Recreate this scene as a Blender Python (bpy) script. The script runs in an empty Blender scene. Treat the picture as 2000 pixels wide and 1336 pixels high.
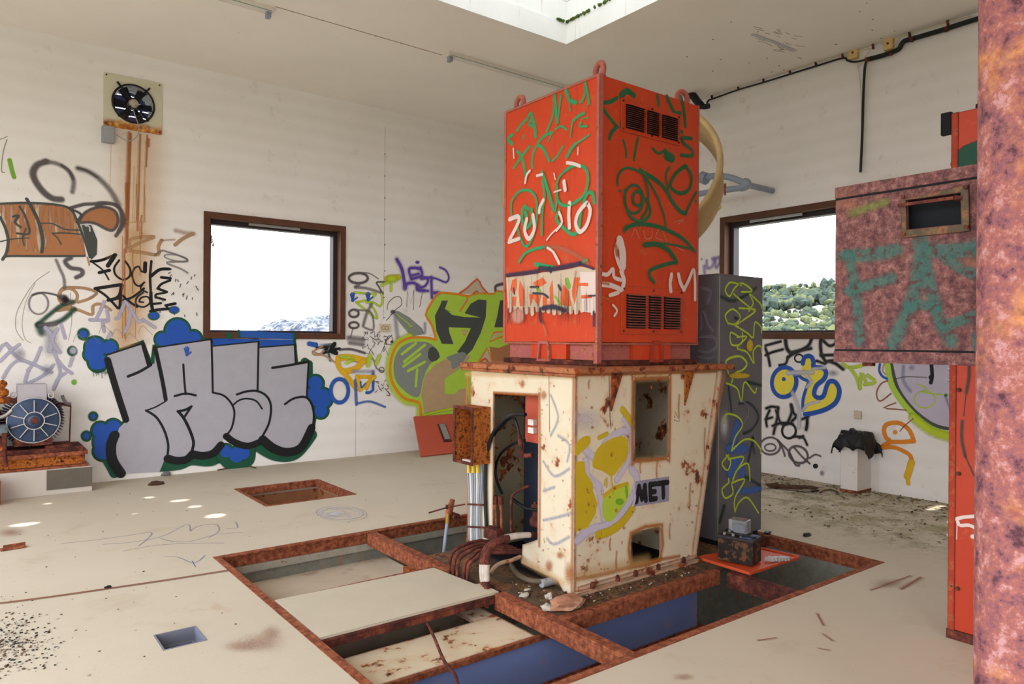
import bpy, bmesh, math, random
from mathutils import Vector, Matrix, noise
from mathutils.geometry import tessellate_polygon
random.seed(7)
S = bpy.context.scene
COL = S.collection
# ------------------------------------------------------------------ camera
F, YAW, PIT, ROL, EYE = 1407.2, .65695862, -.00210817, .00685158, 1.6
_f = Vector((math.sin(YAW)*math.cos(PIT), math.cos(YAW)*math.cos(PIT), math.sin(PIT)))
_r = Vector((math.cos(YAW), -math.sin(YAW), 0)); _u = _r.cross(_f)
cR = _r*math.cos(ROL)+_u*math.sin(ROL); cU = -_r*math.sin(ROL)+_u*math.cos(ROL); cF = _f
CAM = Vector((0, 0, EYE))
cd = bpy.data.cameras.new('camera'); cam = bpy.data.objects.new('camera', cd); COL.objects.link(cam)
cd.sensor_width = 36; cd.lens = F/2000*36; cd.clip_start = .05; cd.clip_end = 600
m = Matrix((cR, cU, -cF)).transposed().to_4x4(); m.translation = CAM; cam.matrix_world = m
S.camera = cam
# ------------------------------------------------------------------ light and exposure
SKY, SUN, EXPO = 3.9, 6.0, 0.45
S.view_settings.view_transform = 'Standard'; S.view_settings.look = 'None'
S.view_settings.exposure = EXPO; S.view_settings.gamma = 1
w = bpy.data.worlds.new('sky'); S.world = w; w.use_nodes = True
nt = w.node_tree; bg = nt.nodes['Background']; bg.inputs[1].default_value = SKY
tc = nt.nodes.new('ShaderNodeTexCoord'); sp = nt.nodes.new('ShaderNodeSeparateXYZ'); rp = nt.nodes.new('ShaderNodeValToRGB')
nt.links.new(tc.outputs['Generated'], sp.inputs[0]); nt.links.new(sp.outputs[2], rp.inputs[0]); nt.links.new(rp.outputs[0], bg.inputs[0])
rp.color_ramp.elements[0].position = 0; rp.color_ramp.elements[0].color = (.97, .97, .97, 1)
rp.color_ramp.elements[1].position = .8; rp.color_ramp.elements[1].color = (.80, .87, 1, 1)
SUNDIR = Vector((-.30, -.34, .89)).normalized()          # towards the sun
sl = bpy.data.lights.new('sun', 'SUN'); sl.energy = SUN; sl.angle = math.radians(.53); sl.color = (1, .96, .9)
so = bpy.data.objects.new('sun', sl); COL.objects.link(so); so.rotation_euler = SUNDIR.to_track_quat('Z', 'Y').to_euler()
try:
    S.cycles.max_bounces = 10; S.cycles.diffuse_bounces = 6; S.cycles.transparent_max_bounces = 24
    S.cycles.sample_clamp_indirect = 8
    S.cycles.use_denoising = True
except Exception: pass

# ------------------------------------------------------------------ helpers
def ray(x, y): return cF*F + cR*(x-1000) + cU*(668-y)
def on(x, y, ax, v):
    d = ray(x, y); i = 'xyz'.index(ax); return CAM + d*((v-CAM[i])/d[i])
def lin(c):
    return tuple(((v/255)/12.92 if v/255 <= .04045 else ((v/255+.055)/1.055)**2.4) for v in c)
def smooth(pts, n=6, closed=False):
    P = [Vector(p) for p in pts]
    if len(P) < 3: return P
    out = []; L = len(P); rng = range(L) if closed else range(L-1)
    for i in rng:
        if closed: a, b, c, d = P[i-1], P[i], P[(i+1) % L], P[(i+2) % L]
        else: a, b, c, d = P[max(i-1, 0)], P[i], P[i+1], P[min(i+2, L-1)]
        for k in range(n):
            t = k/n
            out.append(.5*((2*b)+(c-a)*t+(2*a-5*b+4*c-d)*t*t+(3*b-a-3*c+d)*t**3))
    if not closed: out.append(P[-1])
    return out
def tag(o, label=None, cat=None, group=None, kind=None):
    if label: o['label'] = label
    if cat: o['category'] = cat
    if group: o['group'] = group
    if kind: o['kind'] = kind
    return o
def thing(name, loc, label, cat, group=None, rz=0):
    o = bpy.data.objects.new(name, None); o.empty_display_size = .1; COL.objects.link(o); o.location = loc
    return tag(o, label, cat, group)
def origin_of(p):
    v = Vector((0, 0, 0))
    while p is not None: v += p.location; p = p.parent
    return v
class MB:
    def __init__(s): s.v = []; s.f = []; s.mi = []; s.m = 0; s.sm = []; s.smooth = False
    def add(s, vs, fs):
        b = len(s.v); s.v += [tuple(v) for v in vs]
        for f in fs: s.f.append([b+i for i in f]); s.mi.append(s.m); s.sm.append(s.smooth)
        return s
    def box(s, x0, y0, z0, x1, y1, z1):
        return s.add([(x, y, z) for z in (z0, z1) for y in (y0, y1) for x in (x0, x1)],
            [(0, 2, 3, 1), (4, 5, 7, 6), (0, 1, 5, 4), (2, 6, 7, 3), (0, 4, 6, 2), (1, 3, 7, 5)])
    def obox(s, c, ex, ey, ez):   # centre and three half-axis vectors
        c, ex, ey, ez = map(Vector, (c, ex, ey, ez))
        return s.add([c+a*ex+b*ey+d*ez for d in (-1, 1) for b in (-1, 1) for a in (-1, 1)],
            [(0, 2, 3, 1), (4, 5, 7, 6), (0, 1, 5, 4), (2, 6, 7, 3), (0, 4, 6, 2), (1, 3, 7, 5)])
    def bar(s, p, q, wd, ht, up=(0, 0, 1)):   # rectangular bar between p and q
        p, q = Vector(p), Vector(q); d = q-p; n = d.normalized(); side = n.cross(Vector(up)).normalized(); u2 = side.cross(n)
        return s.obox((p+q)/2, d/2, side*wd/2, u2*ht/2)
    def tube(s, pts, r, seg=12, caps=True, closed=False):
        P = [Vector(p) for p in pts]; n = len(P); rr = r if isinstance(r, (list, tuple)) else [r]*n
        rings = []; prev = None
        for i in range(n):
            if closed: t = P[(i+1) % n]-P[i-1]
            else: t = P[min(i+1, n-1)]-P[max(i-1, 0)]
            t = t.normalized()
            if prev is None:
                a = Vector((0, 0, 1)) if abs(t.z) < .9 else Vector((1, 0, 0)); prev = t.cross(a).normalized()
            prev = (prev-t*prev.dot(t)).normalized(); b = t.cross(prev)
            rings.append([P[i]+(prev*math.cos(2*math.pi*k/seg)+b*math.sin(2*math.pi*k/seg))*rr[i] for k in range(seg)])
        vs = [v for R in rings for v in R]; fs = []
        for i in range(n if closed else n-1):
            j = (i+1) % n
            for k in range(seg): fs.append((i*seg+k, i*seg+(k+1) % seg, j*seg+(k+1) % seg, j*seg+k))
        o = s.smooth; s.smooth = True; s.add(vs, fs)
        if caps and not closed:
            s.smooth = False; s.add(rings[0], [list(range(seg))[::-1]]); s.add(rings[-1], [list(range(seg))])
        s.smooth = o; return s
    def cyl(s, p, q, r, r2=None, seg=24): return s.tube([p, q], [r, r if r2 is None else r2], seg)
    def lathe(s, c, ax, prof, seg=32):   # prof: (radius, height along ax)
        c, ax = Vector(c), Vector(ax).normalized(); a = Vector((0, 0, 1)) if abs(ax.z) < .9 else Vector((1, 0, 0))
        e = ax.cross(a).normalized(); g = ax.cross(e); vs = []; fs = []; n = len(prof)
        for r, h in prof:
            for k in range(seg): vs.append(c+ax*h+(e*math.cos(2*math.pi*k/seg)+g*math.sin(2*math.pi*k/seg))*r)
        for i in range(n-1):
            for k in range(seg): fs.append((i*seg+k, (i+1)*seg+k, (i+1)*seg+(k+1) % seg, i*seg+(k+1) % seg))
        o = s.smooth; s.smooth = True; s.add(vs, fs); s.smooth = o; return s
    def plate(s, outer, holes, ax, a, b, mside=None):   # polygon with holes in the plane normal to ax, from a to b
        i = 'xyz'.index(ax); oth = [j for j in range(3) if j != i]
        def p3(p, h): v = [0, 0, 0]; v[i] = h; v[oth[0]] = p[0]; v[oth[1]] = p[1]; return v
        loops = [outer]+list(holes); flat = [p for L in loops for p in L]
        tris = tessellate_polygon([[Vector((p[0], p[1], 0)) for p in L] for L in loops]); n = len(flat)
        s.add([p3(p, a) for p in flat]+[p3(p, b) for p in flat], [t for t in tris]+[tuple(n+q for q in t) for t in tris])
        k = 0; mm = s.m
        for L in loops:
            c = len(L)
            if mside is not None: s.m = mside
            for q in range(c):
                p0, p1 = L[q], L[(q+1) % c]; s.add([p3(p0, a), p3(p1, a), p3(p1, b), p3(p0, b)], [(0, 1, 2, 3)])
        s.m = mm; return s
    def ico(s, c, r, sub=1, jit=0, sc=(1, 1, 1)):
        bm = bmesh.new(); bmesh.ops.create_icosphere(bm, subdivisions=sub, radius=1)
        vs = []; c = Vector(c); sd = Vector((random.random()*50, random.random()*50, 0))
        for v in bm.verts:
            q = v.co.copy(); k = 1+jit*noise.noise(q*1.7+sd)*2
            vs.append(c+Vector((q.x*sc[0], q.y*sc[1], q.z*sc[2]))*r*k)
        s.add(vs, [[w.index for w in f.verts] for f in bm.faces]); bm.free(); return s
    def build(s, name, mats, parent=None, bevel=0, label=None, kind=None, loc=None):
        if not isinstance(mats, (list, tuple)): mats = [mats]
        if loc is None:
            if parent is not None: L = origin_of(parent)
            else:
                xs = [v[0] for v in s.v]; ys = [v[1] for v in s.v]; zs = [v[2] for v in s.v]
                L = Vector(((min(xs)+max(xs))/2, (min(ys)+max(ys))/2, min(zs)))
        else: L = Vector(loc)
        me = bpy.data.meshes.new(name); me.from_pydata([(v[0]-L.x, v[1]-L.y, v[2]-L.z) for v in s.v], [], s.f)
        for x in mats: me.materials.append(x)
        me.polygons.foreach_set('material_index', s.mi); me.polygons.foreach_set('use_smooth', s.sm)
        bm = bmesh.new(); bm.from_mesh(me); bmesh.ops.recalc_face_normals(bm, faces=bm.faces); bm.to_mesh(me); bm.free()
        me.update()
        o = bpy.data.objects.new(name, me); COL.objects.link(o)
        if parent is not None: o.parent = parent
        else: o.location = L
        if bevel:
            b = o.modifiers.new('bevel', 'BEVEL'); b.width = bevel; b.segments = 2; b.limit_method = 'ANGLE'; b.angle_limit = math.radians(50)
        if label: o['label'] = label
        if kind: o['kind'] = kind
        return o
def rrect(x0, z0, x1, z1, r, n=5):
    out = []
    for cx, cz, a in ((x1-r, z1-r, 0), (x0+r, z1-r, 90), (x0+r, z0+r, 180), (x1-r, z0+r, 270)):
        for k in range(n+1):
            t = math.radians(a+90*k/n); out.append((cx+r*math.cos(t), cz+r*math.sin(t)))
    return out
def circ(cx, cz, r, n=40): return [(cx+r*math.cos(2*math.pi*k/n), cz+r*math.sin(2*math.pi*k/n)) for k in range(n)]
def rect(x0, z0, x1, z1): return [(x0, z0), (x1, z0), (x1, z1), (x0, z1)]

# ------------------------------------------------------------------ materials
class N:
    def __init__(s, name):
        s.mat = bpy.data.materials.new(name); s.mat.use_nodes = True; s.t = s.mat.node_tree; s.p = s.t.nodes['Principled BSDF']
        s.co = s.n('TexCoord').outputs['Object']
    def n(s, k): return s.t.nodes.new('ShaderNode'+k)
    def l(s, a, b): s.t.links.new(a, b)
    def noise(s, sc, det=5, rough=.6, co=None, stretch=None, dist=0):
        x = s.n('TexNoise'); x.inputs['Scale'].default_value = sc; x.inputs['Detail'].default_value = det
        x.inputs['Roughness'].default_value = rough; x.inputs['Distortion'].default_value = dist; c = co or s.co
        if stretch:
            mp = s.n('Mapping'); mp.inputs['Scale'].default_value = stretch; s.l(c, mp.inputs[0]); c = mp.outputs[0]
        s.l(c, x.inputs['Vector']); return x.outputs['Fac']
    def step(s, v, a, b):
        m = s.n('MapRange'); m.interpolation_type = 'SMOOTHSTEP'; m.inputs[1].default_value = a; m.inputs[2].default_value = b; s.l(v, m.inputs[0]); return m.outputs[0]
    def math(s, op, a, b=None, clamp=True):
        m = s.n('Math'); m.operation = op; m.use_clamp = clamp
        for i, v in enumerate((a, b)):
            if v is None: continue
            if isinstance(v, (int, float)): m.inputs[i].default_value = v
            else: s.l(v, m.inputs[i])
        return m.outputs[0]
    def mix(s, f, a, b):
        m = s.n('Mix'); m.data_type = 'RGBA'
        for i, v in ((0, f), (6, a), (7, b)):
            if isinstance(v, (int, float)): m.inputs[i].default_value = v
            elif isinstance(v, tuple): m.inputs[i].default_value = (*v[:3], 1)
            else: s.l(v, m.inputs[i])
        return m.outputs[2]
    def ramp(s, v, stops):
        r = s.n('ValToRGB'); e = r.color_ramp.elements
        e[0].position, e[0].color = stops[0][0], (*stops[0][1], 1); e[1].position, e[1].color = stops[-1][0], (*stops[-1][1], 1)
        for p, c in stops[1:-1]: x = e.new(p); x.color = (*c, 1)
        s.l(v, r.inputs[0]); return r.outputs[0]
    def edge(s, rad):
        b = s.n('Bevel'); b.samples = 4; b.inputs[0].default_value = rad; g = s.n('NewGeometry'); d = s.n('VectorMath'); d.operation = 'DOT_PRODUCT'
        s.l(b.outputs[0], d.inputs[0]); s.l(g.outputs['Normal'], d.inputs[1]); return s.step(s.math('SUBTRACT', 1, d.outputs['Value']), .0, .12)
    def bump(s, v, st=.3, d=.01):
        b = s.n('Bump'); b.inputs['Strength'].default_value = st; b.inputs['Distance'].default_value = d; s.l(v, b.inputs['Height']); s.l(b.outputs[0], s.p.inputs['Normal'])
    def out(s, col, rough=.8, metal=0, spec=.3):
        for k, v in (('Base Color', col), ('Roughness', rough), ('Metallic', metal), ('Specular IOR Level', spec)):
            if isinstance(v, tuple): s.p.inputs[k].default_value = (*v[:3], 1)
            elif isinstance(v, (int, float)): s.p.inputs[k].default_value = v
            else: s.l(v, s.p.inputs[k])
        return s.mat
RUSTY = [(.3, lin((48, 26, 22))), (.45, lin((92, 44, 28))), (.56, lin((150, 74, 38))), (.72, lin((196, 118, 62)))]
DARKR = [(.3, lin((38, 22, 22))), (.48, lin((78, 40, 34))), (.62, lin((118, 62, 46))), (.8, lin((160, 96, 60)))]
REDR = [(.32, lin((80, 42, 30))), (.5, lin((132, 72, 48))), (.68, lin((170, 106, 74)))]
def rustcol(n, stops, sc=14): return n.ramp(n.noise(sc, 8, .7), stops)
def rust(name, stops=RUSTY, sc=14, rough=.9):
    n = N(name); c = rustcol(n, stops, sc); n.bump(n.noise(sc*4, 6), .5, .004); return n.out(c, rough, 0, .2)
def paint(name, col, rustamt=.0, edge=0, var=.1, sc=6, rough=.6, stops=RUSTY, dirt=None, streak=False, bump=.15):
    n = N(name); c1 = lin(col); c2 = tuple(v*(1-var*2) for v in c1)
    c = n.mix(n.noise(sc*.7, 6, .65), c1, c2)
    if streak: c = n.mix(n.math('MULTIPLY', n.step(n.noise(5, 5, .6, stretch=(6, 6, .35)), .52, .75), .5), c, tuple(v*.6 for v in c1))
    if dirt: c = n.mix(n.step(n.noise(3, 7, .7), .5, .7), c, lin(dirt))
    if rustamt or edge:
        v = n.noise(sc*1.6, 8, .62); m = n.step(v, .72-.3*rustamt, .78-.3*rustamt) if rustamt else n.math('MULTIPLY', v, 0)
        if edge:
            e = n.edge(edge); k = n.step(n.math('ADD', n.math('MULTIPLY', e, 1.0), n.math('MULTIPLY', n.noise(sc*4, 5), .8), False), .62, .95)
            m = n.math('MAXIMUM', m, k)
        halo = n.step(v, .62-.3*rustamt, .78-.3*rustamt)
        if rustamt: c = n.mix(n.math('MULTIPLY', halo, .35), c, lin((190, 130, 70)))
        c = n.mix(m, c, rustcol(n, stops))
        n.bump(n.math('ADD', m, n.noise(40, 4)), bump, .004)
    else: n.bump(n.noise(30, 5), bump, .003)
    return n.out(c, rough)
def plain(name, col, rough=.6, metal=0, var=.08, sc=12):
    n = N(name); c1 = lin(col); return n.out(n.mix(n.noise(sc, 4), c1, tuple(v*(1-2*var) for v in c1)), rough, metal)
MAT = {}
def wallmat():
    n = N('painted_concrete_wall'); c = n.mix(n.noise(.8, 6, .6), lin((238, 235, 233)), lin((220, 215, 211)))
    c = n.mix(n.math('MULTIPLY', n.step(n.noise(5, 8, .7), .58, .72), .35), c, lin((180, 168, 152)))
    c = n.mix(n.step(n.noise(90, 3, .5), .74, .78), c, lin((120, 108, 98)))
    w_ = n.n('TexWave'); w_.bands_direction = 'Z'; w_.inputs['Scale'].default_value = 1.6; w_.inputs['Distortion'].default_value = .6; n.l(n.co, w_.inputs['Vector'])
    c = n.mix(n.math('MULTIPLY', w_.outputs['Fac'], .10), c, lin((190, 182, 172)))
    n.bump(n.noise(18, 6), .12, .01); return n.out(c, .85)
WALL = wallmat()
def ceilmat():
    n = N('painted_ceiling'); c = n.mix(n.noise(1.2, 5, .6), lin((240, 235, 228)), lin((226, 220, 212)))
    c = n.mix(n.step(n.noise(22, 3, .6), .73, .76), c, lin((150, 110, 70))); n.bump(n.noise(18, 6), .1, .01); return n.out(c, .9)
CEIL = ceilmat()
def floormat():
    n = N('dusty_concrete_floor'); g = n.n('NewGeometry').outputs['Position']
    c = n.mix(n.noise(.9, 7, .62), lin((202, 191, 172)), lin((184, 172, 153)))
    c = n.mix(n.math('MULTIPLY', n.step(n.noise(2.2, 7, .65, dist=.4), .55, .7), .45), c, lin((176, 158, 134)))
    sx = n.n('SeparateXYZ'); n.l(g, sx.inputs[0])
    far = n.step(n.math('ADD', sx.outputs[0], n.math('MULTIPLY', n.noise(1.3, 6), 2, False), False), 6.3, 7.6)
    moss = n.math('MULTIPLY', far, n.step(n.noise(3.5, 8, .75), .44, .58))
    c = n.mix(n.math('MULTIPLY', moss, .75), c, lin((138, 132, 96)))
    c = n.mix(n.math('MULTIPLY', far, n.step(n.noise(26, 6, .8), .55, .63)), c, lin((86, 76, 60)))
    c = n.mix(n.math('MULTIPLY', n.step(n.noise(1.4, 5, .6, stretch=(1, 1, 1)), .66, .74), .5), c, lin((168, 120, 92)))
    c = n.mix(n.step(n.noise(60, 4, .6), .70, .73), c, lin((110, 92, 76)))
    n.bump(n.noise(25, 7), .2, .006); return n.out(c, .88)
FLOOR = floormat()
def pitmat():
    n = N('pit_concrete'); c = n.mix(n.noise(14, 8, .75), lin((158, 158, 146)), lin((78, 78, 72)))
    c = n.mix(n.math('MULTIPLY', n.step(n.noise(4, 6, .6, stretch=(4, 4, .4)), .55, .68), .7), c, lin((150, 104, 52))); n.bump(n.noise(25, 7), .4, .01); return n.out(c, .9)
PITC = pitmat()
ORANGE = paint('orange_cabinet_paint', (200, 62, 22), .12, .012, .1, 5, .45, stops=REDR, streak=True)
EDGEPINK = paint('worn_pink_primer', (176, 96, 92), .5, .01, .15, 12, .8, stops=REDR)
CREAM = paint('cream_machine_paint', (214, 201, 176), .38, .035, .06, 4, .5, dirt=None)
CREAM2 = paint('cream_machine_paint_stained', (208, 192, 166), .6, .03, .08, 4, .6)
RUST = rust('orange_brown_rust'); RUSTD = rust('dark_brown_rust', DARKR, 12); RUSTR = rust('reddish_rust', REDR, 26)
RUSTF = rust('flaking_rust', [(.35, lin((30, 18, 14))), (.42, lin((120, 60, 24))), (.55, lin((178, 104, 44))), (.62, lin((84, 44, 22)))], 26)
def mauve():
    n = N('mottled_mauve_rust'); c = n.ramp(n.noise(17, 9, .75), [(.36, lin((84, 50, 58))), (.46, lin((138, 88, 96))), (.53, lin((160, 96, 84))), (.62, lin((190, 142, 146)))])
    c = n.mix(n.step(n.noise(2.2, 5, .6), .52, .66), c, n.ramp(n.noise(22, 8, .7), [(.38, lin((156, 88, 62))), (.6, lin((224, 156, 96)))])); n.bump(n.noise(60, 6), .5, .004); return n.out(c, .85)
MAUVE = mauve()
def boxrust():
    n = N('speckled_plum_rust'); c = n.ramp(n.noise(30, 9, .8), [(.36, lin((52, 32, 36))), (.47, lin((92, 56, 56))), (.55, lin((118, 76, 72))), (.66, lin((146, 108, 106)))])
    c = n.mix(n.math('MULTIPLY', n.step(n.noise(5, 5, .6), .55, .7), .35), c, lin((150, 96, 66))); n.bump(n.noise(70, 6), .5, .003); return n.out(c, .8)
BOXRUST = boxrust()
GREYCAB = paint('grey_cabinet_sheet', (104, 102, 108), 0, 0, .22, 9, .55)
BLUEST = paint('blue_girder_paint', (128, 148, 206), .2, .02, .12, 4, .6)
BEIGEPL = paint('beige_rusting_plate', (216, 200, 172), .42, .03, .1, 4, .8)
COVER = paint('dusty_cover_plate', (196, 186, 166), .0, .004, .08, 6, .85)
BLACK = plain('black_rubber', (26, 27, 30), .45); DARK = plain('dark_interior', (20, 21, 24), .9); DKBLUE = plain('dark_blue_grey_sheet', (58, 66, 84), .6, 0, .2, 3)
GREYPIPE = plain('grey_pvc', (142, 152, 168), .4); WHITE = plain('white_paint', (222, 216, 206), .6); GREYBOX = plain('grey_plastic', (150, 152, 156), .6)
WOOD = paint('dark_brown_window_wood', (104, 64, 44), 0, 0, .3, 8, .6, streak=False); WOODD = plain('dark_window_sash', (52, 42, 48), .5); ALU = plain('aluminium_strip', (168, 166, 164), .4, .6)
CREAMPL = plain('yellowed_plastic', (214, 184, 120), .6); OLDPL = plain('aged_plastic', (206, 192, 164), .6)
CONC = paint('plinth_concrete', (196, 186, 176), 0, 0, .1, 5, .9); CONCD = paint('dark_render_patch', (108, 100, 88), 0, 0, .2, 8, .9)
MOTOR = paint('weathered_blue_grey_casting', (62, 80, 112), .1, .006, .3, 10, .5); METAL = plain('dull_steel', (168, 164, 160), .4, .5, .15)
REDP = paint('faded_red_panel', (188, 84, 62), .15, .01, .12, 5, .7, stops=REDR); REDCAB = paint('red_orange_cabinet', (176, 54, 24), .14, .012, .08, 5, .5, stops=DARKR)
TAN = plain('tan_duct_sheet', (190, 160, 108), .6, 0, .2, 6); CLEAR = None
def clear():
    n = N('clear_smoked_plastic'); n.p.inputs['Transmission Weight'].default_value = .85; n.p.inputs['Base Color'].default_value = (.75, .78, .85, 1); n.p.inputs['Roughness'].default_value = .15; n.p.inputs['IOR'].default_value = 1.3; return n.mat
CLEAR = clear()
def frosted():
    n = N('added_sun_diffuser'); o = n.t.nodes['Material Output']; a = n.n('BsdfTranslucent'); b = n.n('BsdfDiffuse'); a.inputs[0].default_value = (.72, .73, .74, 1); b.inputs[0].default_value = (.7, .7, .7, 1)
    mx = n.n('MixShader'); mx.inputs[0].default_value = .25; n.l(a.outputs[0], mx.inputs[1]); n.l(b.outputs[0], mx.inputs[2]); n.l(mx.outputs[0], o.inputs[0]); return n.mat
FROST = frosted()
def white_strip():
    n = N('skylight_lining'); c = n.mix(n.noise(2, 6), lin((240, 240, 236)), lin((222, 222, 214)))
    c = n.mix(n.math('MULTIPLY', n.step(n.noise(6, 6, .6, stretch=(5, 5, .3)), .62, .72), .5), c, lin((168, 140, 92))); return n.out(c, .6)
LINING = white_strip(); MOSS = plain('moss', (86, 112, 40), .95, 0, .3, 40)
STONE = paint('pale_stone', (198, 190, 178), 0, 0, .25, 20, .9); BRICK = paint('broken_brick_lump', (188, 132, 104), 0, 0, .3, 22, .9, dirt=(214, 190, 160))
LEAF = plain('dry_leaves', (104, 74, 52), .9, 0, .4, 30); TWIG = plain('dead_wood', (112, 84, 60), .9, 0, .3, 30)
GRIT = plain('pale_grit', (196, 188, 172), .9, 0, .3, 30); BARK = paint('rotten_bark', (96, 68, 50), 0, 0, .4, 30, .95)

# spray paint: alpha fades to the ribbon rim held in UV.x
def spray(name, col, soft=.5, dens=1.0, speck=.2, streaky=0, rough=.6):
    key = (name,)
    if key in MAT: return MAT[key]
    n = N('spray_'+name); uv = n.n('UVMap'); s_ = n.n('SeparateXYZ'); n.l(uv.outputs[0], s_.inputs[0]); e = s_.outputs[0]
    g = n.noise(120, 3, .6); ee = n.math('ADD', e, n.math('MULTIPLY', n.math('SUBTRACT', g, .5, False), speck, False), False)
    a = n.math('MULTIPLY', n.step(ee, .02, .04+soft), dens)
    if streaky: a = n.math('MULTIPLY', a, n.step(n.noise(9, 3, .5, stretch=(2.2, 2.2, .35)), .5-.18*streaky, .5+.1))
    if name.startswith('worn'): a = n.math('MULTIPLY', a, n.step(n.noise(30, 6, .7), .38, .5))
    c1 = lin(col); c = n.mix(n.noise(8, 5, .6), c1, tuple(v*.8 for v in c1))
    n.l(a, n.p.inputs['Alpha']); MAT[key] = n.out(c, rough); return MAT[key]
PAL = dict(
    silver=((176, 174, 184), .02, 1, 0), black=((22, 22, 26), .12, 1, .1), green=((24, 84, 60), .25, 1, .2), blue=((34, 84, 176), .1, 1, .1), blueo=((40, 92, 178), .35, .95, .3),
    brown=((176, 118, 78), .1, 1, .1), brownst=((176, 118, 78), .1, 1, .1, 1), tan=((182, 142, 104), .5, .85, .4), grey=((92, 84, 86), .7, .85, .5), greyl=((120, 112, 114), .9, .7, .5), thin=((84, 74, 76), .6, .8, .3),
    lilac=((182, 178, 200), .5, .85, .3), purple=((98, 66, 178), .45, .95, .4), purplel=((150, 130, 196), .9, .55, .6), lime=((176, 212, 70), .2, 1, .1), limes=((190, 214, 60), .6, .85, .6), olive=((218, 200, 30), .4, .9, .5),
    orange=((234, 140, 30), .35, .95, .3), gold=((226, 178, 30), .35, 1, .2), yellow=((240, 222, 70), .1, 1, .1), spike=((226, 100, 50), .5, .9, .3), dgrey=((74, 78, 76), .3, .95, .3), mgrey=((140, 146, 142), .3, .9, .5),
    beige=((188, 160, 122), .2, 1, .3), rust=((178, 102, 44), 1.0, .72, .7), rustl=((222, 176, 112), 1.0, .40, .6), dkgreen=((20, 74, 56), .9, .85, .6), white=((222, 214, 210), .2, .95, .4),
    cgreen=((44, 150, 96), .35, .95, .35), cgreend=((30, 96, 62), .35, .95, .35), halo=((190, 130, 50), 1.2, .55, .9), cream=((214, 196, 172), .3, .8, .5), teal=((44, 118, 104), .25, .9, .9), wornteal=((56, 104, 96), .6, .66, 1.2), navy=((44, 44, 70), .7, .85, .5),
    cwhite=((226, 206, 200), .25, .9, .5), mustard=((200, 172, 30), .3, .95, .6), mgreen=((120, 180, 40), .5, .9, .5), lav=((206, 198, 220), .6, .8, .5), lavs=((206, 198, 220), 1.1, .5, .7), ylime=((196, 218, 50), .8, .9, .5), greyw=((150, 148, 166), .9, .55, .6), gbw=((204, 204, 214), .9, .8, .5), gbl=((66, 104, 178), .6, .8, .4), gdk=((34, 62, 58), .9, .75, .5), pink=((196, 140, 124), .4, .85, .5), rustdk=((70, 40, 34), .5, .9, .5), bluef=((150, 158, 186), .9, .5, .6), brownf=((168, 120, 92), 1.1, .5, .9), rbrown=((150, 84, 50), .5, .8, .8), crk=((150, 138, 124), .6, .6, .6), joint=((176, 162, 146), 1.0, .5, .8), mossg=((120, 128, 60), 1.0, .6, 1.0))
def pm(k):
    v = PAL[k]; return spray(k, v[0], v[1], v[2], v[3], v[4] if len(v) > 4 else 0)
VIEW = dict(A=(0, 100, 4.0), B=(0, 360, 3.93), C=(380, 380, 3.037), D=(0, 640, 2.857), E=(800, 0, 3.333), G=(960, 120, 4.348), H=(960, 380, 3.711), R=(1340, 0, 3.03), M=(860, 700, 2.783),
    W=(1340, 400, 3.339), X=(1460, 640, 3.711), K=(1600, 320, 3.34), P=(400, 960, 3.554), Q=(840, 960, 3.552), Z=(1200, 960, 3.554), F=(0, 900, 3.064), O=(0, 700, 4.773), I=(860, 760, 3.182), Y=(1360, 520, 2.386), T=(740, 500, 3.338), S=(0, 0, 1), L=(1840, 680, 2.0366))
def pt(vw, x, y, ax, v):
    ox, oy, s = VIEW[vw]; return on(ox+x/s, oy+y/s, ax, v)
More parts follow.
